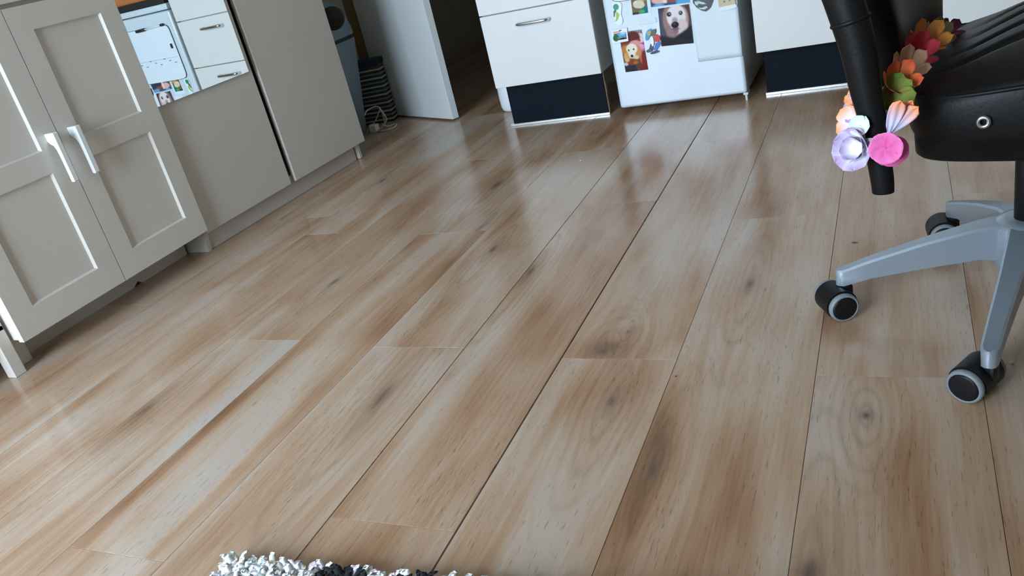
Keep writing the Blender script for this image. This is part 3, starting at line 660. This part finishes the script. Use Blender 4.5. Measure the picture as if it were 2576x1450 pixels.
# whiteboard planner higher on the door (seen in the mirror)
wbd = thing('whiteboard', 'white magnetic planner board with rounded corners high on the fridge door', 'whiteboard', (-0.757, YF - 0.0008, 0.556))
bm = bmesh.new(); add_prism(bm, blob_poly(0, 0, 0.1978, 0.1328, 48, 0, 12), lambda p: (p[0], 0, p[1]), lambda p: (p[0], -0.004, p[1])); finish('rim', bm, M['darkgrey'], wbd)
bm = bmesh.new(); add_prism(bm, blob_poly(0, 0, 0.196, 0.131, 48, 0, 12), lambda p: (p[0], -0.004, p[1]), lambda p: (p[0], -0.0052, p[1])); finish('surface', bm, M['board'], wbd)
box('printed_line', (-0.182, -0.0056, -0.0235), (0.182, -0.0051, -0.0225), M['tyre'], wbd)
for k in range(9):
    box('pen_mark', (-0.165 + 0.036 * k, -0.0056, -0.05 + 0.012 * (k * 7 % 3)), (-0.150 + 0.036 * k, -0.0051, -0.046 + 0.012 * (k * 7 % 3)), M['tyre'], wbd)
tag(box('marker_clip', (-0.936, YF - 0.016, 0.575), (-0.930, YF - 0.0062, 0.597), M['black'], bev=0.001), 'tiny black clip on the edge of the whiteboard', 'clip')
mk = thing('marker_pen', 'black capped marker clipped along the top of the whiteboard', 'marker', (-0.815, YF - 0.014, 0.684))
tube('barrel', [(-0.10, 0, 0.004), (0.02, 0, 0)], 0.004, M['paper'], mk); tube('cap', [(0.02, 0, 0), (0.085, 0, -0.002)], 0.0072, M['black'], mk); tube('tip', [(-0.118, 0, 0.0045), (-0.10, 0, 0.004)], 0.006, M['black'], mk)

# ------------------------------------------------------------------ clutter round the doorway
wbin = lathe('white_canister', [(0, 0), (0.040, 0), (0.052, 0.006), (0.058, 0.02), (0.060, 0.06), (0.058, 0.19), (0.050, 0.20), (0, 0.205)], M['whitebin'], None, 40, (-1.588, 3.41, 0))
tag(wbin, 'white round-bottomed canister standing behind the drawer unit plinth', 'canister')
# tall swing-top waste bin, tapered: narrow foot, wide rim
bn = thing('waste_bin', 'blue-grey swing-top waste bin behind the wardrobe end', 'bin', (-2.482, 3.25, 0), math.radians(2))
def taper_box(name, lv, material, parent, n=28, sq=6):
    bm = bmesh.new(); rings = []
    for hx, hy, z in lv: rings.append([bm.verts.new((x, y, z)) for x, y in blob_poly(0, 0, hx, hy, n, 0, sq)])
    for a, b in zip(rings, rings[1:]):
        for k in range(n): bm.faces.new((a[k], a[(k + 1) % n], b[(k + 1) % n], b[k]))
    bm.faces.new(rings[0]); bm.faces.new(rings[-1])
    return shade_auto(finish(name, bm, material, parent))
taper_box('bucket', [(0.13, 0.10, 0), (0.135, 0.105, 0.01), (0.20, 0.15, 0.445)], M['bin'], bn)
taper_box('black_band', [(0.192, 0.142, 0.445), (0.192, 0.142, 0.462)], M['black'], bn)  # even black band, set back between bucket and lid
taper_box('lid', [(0.200, 0.150, 0.462), (0.198, 0.148, 0.50), (0.185, 0.138, 0.56), (0.150, 0.112, 0.615), (0.09, 0.07, 0.64)], M['bin'], bn)
bm = bmesh.new(); add_lathe(bm, [(0, 0.012), (0.045, 0.012), (0.052, 0.004), (0.052, 0.0), (0, 0)], 28)
for v in bm.verts: v.co = Matrix.Rotation(0.5, 3, 'Z') @ Matrix.Rotation(PI / 2 - 0.35, 3, 'X') @ v.co + (ony((832, 48), 3.125) - Vector((-2.482, 3.25, 0)))
finish('flap_knob', bm, M['black'], bn, smooth=True)
# ribbed crate and coiled holder, cable with plug
# stands clear of the cable
cr = thing('slatted_crate', 'dark crate with pale horizontal slats beside the waste bin', 'crate', (-2.355, 3.535, 0), math.radians(10))
box('core', (-0.10, -0.045, 0), (0.05, 0.025, 0.285), M['crate'], cr, 0.003)
for k in range(13):
    z = 0.012 + k * 0.0205
    boxes('slat', [((-0.104, -0.053, z), (0.058, -0.0455, z + 0.0075)), ((0.0505, -0.0455, z), (0.058, 0.027, z + 0.0075))], M['slat'] if k % 2 == 0 else M['bin'], cr, 0.001)
box('lid', (-0.105, -0.053, 0.285), (0.058, 0.028, 0.312), mat('dark_blue_plastic', (0.015, 0.035, 0.06), 0.6, spec=0.2), cr, 0.005)
hd = thing('wire_rack', 'small dark wire rack leaning behind the slatted crate', 'rack', (-2.272, 3.560, 0), math.radians(6))
for sx in (0, 0.05): tube('upright', [(sx, 0, 0), (sx, 0.004, 0.15), (sx, 0.01, 0.30)], 0.004, M['black'], hd, 8)
for k in range(11): tube('rung', [(0, 0.001, 0.02 + 0.026 * k), (0.025, -0.006, 0.02 + 0.026 * k), (0.05, 0.001, 0.02 + 0.026 * k)], 0.003, M['slat'] if k < 6 else M['tyre'], hd, 6)
cb = thing('charging_cable', 'pale coiled cable with a white plug lying by the waste bin', 'cable', gnd((945, 332)))
c0 = cb.location
def G(px, z=0.004): return gnd(px, z) - c0
tube('cord', spline([G((962, 312), 0.03), G((975, 318), 0.006), G((997, 312), 0.006), G((990, 322), 0.005), G((970, 328), 0.005), G((952, 330), 0.006), G((963, 318), 0.03), G((972, 300), 0.06), G((962, 282), 0.10), G((955, 277), 0.11), G((948, 296), 0.07), G((938, 312), 0.02), G((930, 314), 0.005)], 6), 0.0032, M['cable'], cb, 8)
tube('cord', spline([G((918, 290), 0.10), G((923, 279), 0.11), G((945, 268), 0.12), G((957, 275), 0.11), G((965, 296), 0.06), G((966, 314), 0.01), G((950, 330), 0.006)], 6), 0.0032, M['cable'], cb, 8)
g = gnd((946, 331)) - c0
bm = bmesh.new(); add_box(bm, (g.x - 0.022, g.y - 0.02, 0), (g.x + 0.016, g.y + 0.016, 0.036), 0.004); finish('plug', bm, M['plug'], cb)

# ------------------------------------------------------------------ office chair
CA = math.radians(-12)
CH = Vector((0.190, 1.488, 0))
ch = thing('office_chair', 'black leather office chair on a silver five-spoke caster base', 'chair', CH, CA)
U = Vector((math.cos(CA), math.sin(CA), 0)); NN = Vector((math.sin(CA), -math.cos(CA), 0))
def to_local(p):
    d = Vector(p) - CH; return Vector((d.dot(U), -d.dot(NN), d.z))
def near_plane(px, off): return to_local(on_plane(px, CH + NN * off, NN))      # plane parallel to the seat's side
def u_plane(px, off): return to_local(on_plane(px, CH + U * off, U))          # plane across the seat
# base
lathe('hub', [(0, 0.075), (0.045, 0.075), (0.056, 0.09), (0.056, 0.155), (0.050, 0.166), (0.036, 0.170), (0, 0.170)], M['silver'], ch, 40)
R = 0.300
for k, deg in enumerate((182, 254, 110, 38, 326)):
    an = math.radians(deg) - CA
    c, s = math.cos(an), math.sin(an)
    bm = bmesh.new(); rings = []
    # radius, half width top, half width bottom, z bottom, z top
    for r, wt, wbm, zb_, zt_ in ((0.030, 0.026, 0.022, 0.098, 0.168), (0.075, 0.0215, 0.018, 0.102, 0.162), (0.16, 0.0165, 0.0140, 0.088, 0.138), (0.25, 0.0140, 0.0125, 0.072, 0.108), (0.296, 0.0130, 0.0120, 0.058, 0.090), (0.306, 0.010, 0.010, 0.058, 0.0885), (0.310, 0.005, 0.005, 0.058, 0.0870)):
        ring = []
        bv = 0.004
        for y, z in ((-wbm, zb_), (-wt, zt_ - bv), (-wt + bv * 0.9, zt_), (wt - bv * 0.9, zt_), (wt, zt_ - bv), (wbm, zb_)):
            ring.append(bm.verts.new((r * c - y * s, r * s + y * c, z)))
        rings.append(ring)
    for a, b in zip(rings, rings[1:]):
        for i in range(6): bm.faces.new((a[i], a[(i + 1) % 6], b[(i + 1) % 6], b[i]))
    bm.faces.new(rings[0]); bm.faces.new(rings[-1])
    shade_auto(finish('base_leg', bm, M['silver'], ch), 40)
    # caster: stem, hood between two wheels
    cx, cy = 0.294 * c, 0.294 * s
    yaw = (math.radians((208, 150, 185, 40, 300)[k])) - CA       # direction the wheels trail from the stem
    ct = bpy.data.objects.new('caster', None)
    bm = bmesh.new()
    add_tube(bm, [(0, 0, 0.046), (0, 0, 0.060)], 0.011, 16)
    # hood: half-cylinder shell over the wheels
    n = 22; rr = 0.0295; hw = 0.026
    prof = []
    for i in range(n + 1):
        t = math.radians(-35) + math.radians(230) * i / n
        prof.append((0.020 + rr * math.cos(t), 0.028 + rr * math.sin(t)))
    prof = [(x, z) for x, z in prof]
    poly = [(-0.010, 0.052), (0.004, 0.058)] + []
    A_ = [bm.verts.new((x, -hw, z)) for x, z in prof]; B_ = [bm.verts.new((x, hw, z)) for x, z in prof]
    for i in range(n): bm.faces.new((A_[i], A_[i + 1], B_[i + 1], B_[i]))
    bm.faces.new(A_); bm.faces.new(B_); bm.faces.new((A_[0], B_[0], B_[-1], A_[-1]))
    add_box(bm, (-0.010, -0.010, 0.030), (0.014, 0.010, 0.056), 0.002)
    hood = shade_auto(finish('caster', bm, M['blackplastic'], ch), 40)
    hood.location = (cx, cy, 0); hood.rotation_euler = (0, 0, yaw)
    for sy in (-1, 1):
        bm = bmesh.new(); add_lathe(bm, [(0.021, 0.0), (0.0262, 0.0), (0.0275, 0.003), (0.0275, 0.009), (0.0255, 0.0120), (0.0230, 0.0124), (0.0222, 0.010), (0.021, 0.0)], 36)
        for v in bm.verts: v.co = Vector((v.co.x, sy * (v.co.z + hw + 0.0005), v.co.y))
        finish('tyre', bm, M['tyre'], hood, (0.020, 0, 0.0275), True)
        bm = bmesh.new(); add_lathe(bm, [(0, 0.0130), (0.018, 0.0128), (0.0225, 0.0118), (0.0225, 0.0), (0, 0)], 36)
        for v in bm.verts: v.co = Vector((v.co.x, sy * (v.co.z + hw + 0.0005), v.co.y))
        finish('wheel_cap', bm, M['blackplastic'], hood, (0.020, 0, 0.0275), True)
lathe('gas_lift', [(0, 0.165), (0.025, 0.165), (0.025, 0.27), (0.022, 0.275), (0.022, 0.30), (0.017, 0.302), (0.017, 0.345), (0, 0.345)], M['blackplastic'], ch, 28)
box('tilt_mechanism', (-0.06, -0.09, 0.338), (0.17, 0.09, 0.366), M['blackplastic'], ch, 0.008)
# seat: lofted rounded-rectangle rings, pleats across the crown
def seat():
    bm = bmesh.new(); n = 144; cx, hx, hy = 0.112, 0.262, 0.265
    def outline(k, r, e=5.0):
        t = 2 * PI * k / n; c, s = math.cos(t), math.sin(t)
        q = (abs(c) ** e + abs(s) ** e) ** (-1 / e)
        return cx + hx * q * c * r, hy * q * s * r
    def rise(x): return 0.028 * sm(-0.20, 0.10, x) + 0.008 * sm(0.1, 0.3, x) - 0.02 * sm(0.28, 0.38, x)
    def top(x, y, r):
        z = 0.446 + rise(x) * 1.25 + 0.040 * (1 - r ** 3.2) * (0.25 + 0.75 * sm(-0.17, 0.02, x))
        for y0 in (-0.13, -0.045, 0.045, 0.13):
            z -= 0.017 * math.exp(-((y - y0 - 0.012 * math.sin(7 * x)) / 0.010) ** 2) * sm(-0.13, 0.0, x) * (1 - sm(0.80, 0.95, r))
        return z
    rings = []
    for r, z, in ((0.90, 0.360), (0.945, 0.360), (0.955, 0.3635), (0.958, 0.386), (0.985, 0.389), (0.999, 0.398), (1.006, 0.416), (1.004, 0.434), (0.995, 0.444)):
        ring = []
        for k in range(n):
            x, y = outline(k, r, 9.0 if z < 0.388 else 6.0); zz = z if z < 0.39 else z + rise(x) * (z - 0.388) / 0.056
            ring.append(bm.verts.new((x, y, zz)))
        rings.append(ring)
    m_ = 44
    for i in range(m_):
        r = 0.985 * (1 - i / m_) + 0.0
        rings.append([bm.verts.new((*outline(k, r, 5.0 - 2.0 * (1 - r)), top(*outline(k, r, 5.0 - 2.0 * (1 - r)), r))) for k in range(n)])
    for a, b in zip(rings, rings[1:]):
        for k in range(n): bm.faces.new((a[k], a[(k + 1) % n], b[(k + 1) % n], b[k]))
    c = bm.verts.new((cx, 0, top(cx, 0, 0)))
    for k in range(n): bm.faces.new((rings[-1][k], rings[-1][(k + 1) % n], c))
    bm.faces.new(rings[0])
    o = finish('seat', bm, M['leather'], ch, None, True)
    pts = []
    for k in range(n + 1):
        x, y = outline(k % n, 0.998); pts.append((x, y, 0.4445 + rise(x)))
    tube('piping', pts, 0.0032, M['leather'], o, 8)
    return o
seat()
bp_ = near_plane((2475, 306), 0.268)
bm = bmesh.new(); add_lathe(bm, [(0.0042, 0.004), (0.0055, 0.0055), (0.0085, 0.005), (0.0095, 0.002), (0.0095, -0.006), (0.0042, -0.006), (0.0042, 0.004)], 24)
for v in bm.verts: v.co = Vector((v.co.x, -v.co.z, v.co.y))
finish('bolt_socket', bm, M['chrome'], ch, bp_, True)
# backrest: padded slab, lower edge rounded
def backrest():
    bm = bmesh.new(); nz, ny = 30, 26; V = {}
    for side in (0, 1):
        for j in range(nz + 1):
            for i in range(ny + 1):
                t = j / nz; z = 0.455 + 0.66 * t
                hw = 0.222 * (0.80 + 0.20 * sm(0.0, 0.25, t)) * (1 - 0.15 * sm(0.7, 1.0, t))
                s = -1 + 2 * i / ny; edge = (1 - abs(s) ** 6) * (1 - abs(2 * t - 1) ** 14)
                th = 0.012 + 0.036 * max(0, edge) ** 0.5
                xc = -0.215 - 0.10 * t ** 1.4 + 0.03 * s * s
                V[side, j, i] = bm.verts.new((xc + (th if side == 0 else -th), hw * s, z))
    for side in (0, 1):
        for j in range(nz):
            for i in range(ny): bm.faces.new((V[side, j, i], V[side, j, i + 1], V[side, j + 1, i + 1], V[side, j + 1, i]))
    for j in range(nz):
        for i in (0, ny): bm.faces.new((V[0, j, i], V[0, j + 1, i], V[1, j + 1, i], V[1, j, i]))
    for i in range(ny):
        for j in (0, nz): bm.faces.new((V[0, j, i], V[0, j, i + 1], V[1, j, i + 1], V[1, j, i]))
    return finish('backrest', bm, M['leather'], ch, None, True)
backrest()
box('back_bracket', (-0.25, -0.04, 0.35), (-0.02, 0.04, 0.362), M['blackplastic'], ch, 0.003)
box('back_bracket', (-0.262, -0.04, 0.35), (-0.25, 0.04, 0.56), M['blackplastic'], ch, 0.003)
# near armrest: leather-wrapped loop whose lower end hangs free beside the seat
OFF = 0.305
arm = [near_plane(p, OFF) for p in ((2098, -70), (2122, 0), (2141, 60), (2160, 130), (2177, 220), (2196, 310), (2211, 400), (2219, 450), (2222, 484))]
top_ = arm[0]
path = spline([top_ + Vector((0.30, 0.03, 0.13)), top_ + Vector((0.14, 0.02, 0.135)), top_ + Vector((0.03, 0.01, 0.115)), top_ + Vector((-0.012, 0, 0.06))] + arm, 6)
nn = len(path); rad = []
wid = [0.022, 0.024, 0.025, 0.026, 0.026, 0.026, 0.0255, 0.0245, 0.0230, 0.0205, 0.0175, 0.0165, 0.0160, 0.0150]
for i in range(nn):
    f = i / (nn - 1) * (len(wid) - 1); k = min(int(f), len(wid) - 2); rad.append(wid[k] * (1 - f + k) + wid[k + 1] * (f - k))
ao = tube('armrest', path, rad, M['leather'], ch, 20, 0.75, (0, 1, 0))
jp = near_plane((2139, 52), OFF)
jd = (near_plane((2160, 130), OFF) - near_plane((2122, 0), OFF)).normalized()
tube('sleeve_seam', [jp - jd * 0.003, jp - jd * 0.001, jp + jd * 0.001, jp + jd * 0.003], [0.0256, 0.0272, 0.0272, 0.0256], M['leather'], ao, 20, 0.76, (0, 1, 0))
# ------------------------------------------------------------------ flower garland looped round the armrest and through the seat gap
gl = thing('flower_garland', 'colourful cloth flower garland looped round the chair armrest', 'garland', CH, CA)
def petal_mesh(name, w, cup, tip=1.0):
    """unit petal: root at origin, tip at y=1, cupped upward"""
    me = bpy.data.meshes.new(name); vs = []; fs = []; nu, nv = 8, 8
    for j in range(nv + 1):
        t = j / nv
        hw = w * (0.25 + 0.75 * math.sin(PI * min(1, t * 0.62 + 0.02)) ** 1.0) * (1 if t < 0.75 else math.sqrt(max(0, 1 - ((t - 0.75) / 0.25) ** 2 * tip)))
        for i in range(nu + 1):
            s = -1 + 2 * i / nu
            vs.append((hw * s, t, cup * (t * t * 0.9 + 0.5 * (s * hw) ** 2) + 0.03 * math.sin(6 * s + 4 * t)))
    for j in range(nv):
        for i in range(nu): a = j * (nu + 1) + i; fs.append((a, a + 1, a + nu + 2, a + nu + 1))
    me.from_pydata(vs, [], fs); me.update()
    for p in me.polygons: p.use_smooth = True
    return me
PM = {}
def flower(center, size, normal, cols, n=5, w=0.46, cup=0.5, spin=0.0, tip=1.0, layers=1, tiltj=0.15, arc=2 * PI):
    """flower > petals; normal is the direction the flower faces (chair-local)"""
    key = (cols, round(w, 2), round(cup, 2), round(tip, 2))
    if key not in PM:
        me = petal_mesh('petal', w, cup, tip); me.materials.append(cloth_mat('petal_cloth_%d' % len(PM), rgb(*cols[0]), rgb(*cols[1]))); PM[key] = me
    me = PM[key]
    z = Vector(normal).normalized(); q = z.to_track_quat('Z', 'Y')
    bm = bmesh.new(); add_lathe(bm, [(0, 0.09), (0.07, 0.07), (0.09, 0.0), (0.05, -0.06), (0, -0.08)], 12)
    fl = finish('flower', bm, cmat(cols[2] if len(cols) > 2 else cols[0]), gl, center, True)
    fl.rotation_mode = 'QUATERNION'; fl.rotation_quaternion = q; fl.scale = (size, size, size)
    for L_ in range(layers):
        for k in range(n):
            p = bpy.data.objects.new('petal', me); COL.objects.link(p); p.parent = fl
            p.rotation_euler = (random.uniform(-tiltj, tiltj) + 0.25 * L_, 0, spin + arc * (k + 0.5 * L_) / n + random.uniform(-0.1, 0.1))
            p.location = (0, 0, 0.02 * L_ + 0.012 * k)
            s = 1 - 0.25 * L_; p.scale = (s, s, s)
            md = p.modifiers.new('cloth', 'SOLIDIFY'); md.thickness = 0.015
    return fl
WL = ((232, 236, 240), (190, 160, 204), (190, 214, 150))
OR = ((226, 214, 226), (252, 160, 88), (220, 230, 160))
LI = ((206, 196, 224), (176, 142, 196), (200, 60, 110))
PK = ((222, 92, 158), (232, 120, 180), (210, 70, 140))
GN = ((116, 118, 44), (104, 124, 40), (120, 130, 50))
RO = ((236, 140, 66), (206, 66, 34), (230, 120, 60))
BE = ((216, 178, 140), (190, 140, 116), (170, 80, 60))
RD = ((196, 44, 62), (206, 56, 74), (150, 30, 40))
YO = ((226, 160, 90), (214, 136, 50), (190, 70, 60))
OL = ((176, 166, 116), (156, 148, 110), (130, 110, 96))
PU = ((150, 62, 104), (134, 54, 94), (120, 44, 80))
cuf = near_plane
flower(cuf((2162, 374), 0.318), 0.028, (-0.30, -0.85, 0.25), WL, 6, 0.68, 0.95, 0.3, layers=2)
flower(cuf((2146, 312), 0.296), 0.026, (-0.55, -0.75, 0.35), OR, 5, 0.58, 0.45, 0.9)
flower(cuf((2166, 316), 0.320), 0.015, (-0.2, -0.9, 0.3), ((226, 236, 226), (206, 226, 206), (180, 210, 140)), 5, 0.6, 0.5, 0.2)
flower(cuf((2164, 270), 0.285), 0.025, (-0.7, -0.55, 0.35), LI, 5, 0.60, 0.45, 0.5)
flower(cuf((2160, 240), 0.275), 0.020, (-0.6, -0.6, 0.5), ((240, 170, 130), (250, 160, 96), (200, 90, 130)), 5, 0.55, 0.4, 0.0)
flower(cuf((2229, 372), 0.345), 0.0215, (0.1, -1, 0.05), PK, 6, 0.66, 0.20, 0.2, tip=0.8, tiltj=0.05)
flower(cuf((2241, 378), 0.330), 0.0220, (0.35, -1, 0.0), ((206, 74, 140), (214, 86, 150), (190, 60, 120)), 6, 0.66, 0.20, 0.6, tip=0.8, tiltj=0.05)
flower(cuf((2234, 336), 0.305), 0.052, (0.35, -1, 0.10), ((208, 204, 230), (250, 146, 66), (226, 220, 236)), 3, 0.20, 0.30, -0.75, tip=1.0, arc=0.55)
flower(cuf((2222, 262), 0.270), 0.046, (0.15, -0.9, 0.40), GN, 4, 0.30, 0.30, -1.9, tip=1.0, arc=1.9)
flower(u_plane((2252, 212), -0.150), 0.027, (0.5, -0.6, 0.6), RO, 6, 0.40, 1.1, 0.2)
flower(u_plane((2274, 178), -0.150), 0.027, (0.6, -0.5, 0.6), BE, 6, 0.40, 1.1, 0.8)
flower(u_plane((2298, 140), -0.150), 0.028, (0.6, -0.5, 0.6), RD, 6, 0.40, 1.1, 0.4)
flower(u_plane((2320, 114), -0.145), 0.031, (0.6, -0.5, 0.6), YO, 6, 0.36, 1.1, 0.1)
flower(u_plane((2344, 100), -0.150), 0.027, (0.6, -0.5, 0.6), OL, 6, 0.38, 1.1, 0.7)
flower(u_plane((2388, 82), -0.140), 0.023, (0.6, -0.4, 0.6), PU, 5, 0.40, 0.7, 0.2)
cord = [cuf((2232, 372), 0.335), cuf((2205, 352), 0.333), cuf((2180, 350), 0.325), cuf((2156, 355), 0.300), cuf((2150, 312), 0.285), cuf((2168, 270), 0.262), cuf((2190, 235), 0.255), cuf((2230, 225), 0.255),
        u_plane((2256, 207), -0.155), u_plane((2276, 174), -0.155), u_plane((2300, 136), -0.155), u_plane((2322, 110), -0.155), u_plane((2342, 96), -0.155), u_plane((2388, 80), -0.15)]
tube('cord', spline(cord, 5), 0.0012, M['paper'], gl, 6)
tube('cord', spline([cuf((2232, 372), 0.335), cuf((2236, 350), 0.305), cuf((2240, 322), 0.278), cuf((2243, 285), 0.268), cuf((2243, 252), 0.262)], 5), 0.0012, M['paper'], gl, 6)

# ------------------------------------------------------------------ shaggy rug (nearest corner of the floor)
rc = gnd((575, 1408), 0.018); rr_ = gnd((1092, 1458), 0.018)
ra = math.atan2(rr_.y - rc.y, rr_.x - rc.x)
rg = thing('shaggy_rug', 'white shaggy rug with black motifs lying on the oak floor', 'rug', (rc.x, rc.y, 0), ra)
RW, RL = 0.85, 0.50
box('backing', (0.004, -RL, 0.0), (RW, -0.004, 0.007), M['rugbase'], rg, 0.003)
bm = bmesh.new(); lay = bm.loops.layers.float_color.new('Col')
rs = random.Random(3)
def dark_motif(x, y):
    for cx, cy, r in ((0.205, -0.022, 0.030), (0.245, -0.040, 0.03), (0.345, -0.022, 0.028), (0.10, -0.16, 0.05), (0.30, -0.22, 0.06), (0.55, -0.1, 0.06), (0.6, -0.3, 0.07)):
        if (x - cx) ** 2 / 1.6 + (y - cy) ** 2 < r * r * rs.uniform(0.5, 1.1): return True
    return False
step = 0.0068
y = 0.0
while y > -RL:
    x = 0.0; st = step if y > -0.2 else step * 1.7
    while x < RW:
        px_, py_ = x + rs.uniform(-0.4, 0.4) * st, y + rs.uniform(-0.4, 0.4) * st
        dk = dark_motif(px_, py_)
        base = (0.012, 0.013, 0.018) if dk else tuple(v * rs.uniform(0.86, 1.0) for v in (0.88, 0.88, 0.88))
        hh = rs.uniform(0.008, 0.020); an = rs.uniform(0, 2 * PI); ln = rs.uniform(0.008, 0.022)
        dx, dy = math.cos(an) * ln, math.sin(an) * ln
        if y > -0.012: dy = abs(dy) * 0.8
        if x < 0.012: dx = -abs(dx) * 0.8
        w0 = rs.uniform(0.0032, 0.0058)
        prev = None
        for q, (t, w_) in enumerate(((0, 0.7), (0.4, 1.1), (0.8, 1.0), (1.0, 0.55))):
            c = Vector((px_ + dx * t * t, py_ + dy * t * t, 0.005 + hh * math.sin(t * 1.9) / 0.95))
            ring = [bm.verts.new(c + Vector((math.cos(a_ + an) * w0 * w_, math.sin(a_ + an) * w0 * w_, 0))) for a_ in (0, PI / 2, PI, 3 * PI / 2)]
            if prev:
                for i in range(4):
                    f = bm.faces.new((prev[i], prev[(i + 1) % 4], ring[(i + 1) % 4], ring[i]))
                    for lp in f.loops: lp[lay] = (*base, 1)
            prev = ring
        f = bm.faces.new(prev)
        for lp in f.loops: lp[lay] = (*base, 1)
        x += st
    y -= st
finish('pile', bm, M['pile'], rg, None, True, 'stuff')

# ------------------------------------------------------------------ crumbs and a splinter on the floor
def crumb(px, r, material, label, name='crumb', stretch=(1, 1, 0.5)):
    p = gnd(px); bm = bmesh.new(); bmesh.ops.create_icosphere(bm, subdivisions=2, radius=r)
    rn = random.Random(int(px[0]))
    for v in bm.verts: v.co = Vector((v.co.x * stretch[0], v.co.y * stretch[1], v.co.z * stretch[2])) * rn.uniform(0.75, 1.15)
    zmin = min(v.co.z for v in bm.verts)
    tag(finish(name, bm, material, None, (p.x, p.y, -zmin)), label, 'crumb')
crumb((2545, 915), 0.0035, M['crumb'], 'pale crumb on the floor beside the nearer chair caster')
crumb((1460, 405), 0.003, M['paper'], 'white speck on the bare floor in front of the drawer unit')
crumb((806, 487), 0.0025, M['paper'], 'white speck on the floor in front of the wardrobe')
crumb((1700, 948), 0.0018, M['splinter'], 'tiny dark speck near the middle of the oak floor')
crumb((2150, 611), 0.0075, M['splinter'], 'thin dark splinter on the floor behind the chair leg', 'splinter', (1.0, 0.22, 0.15))
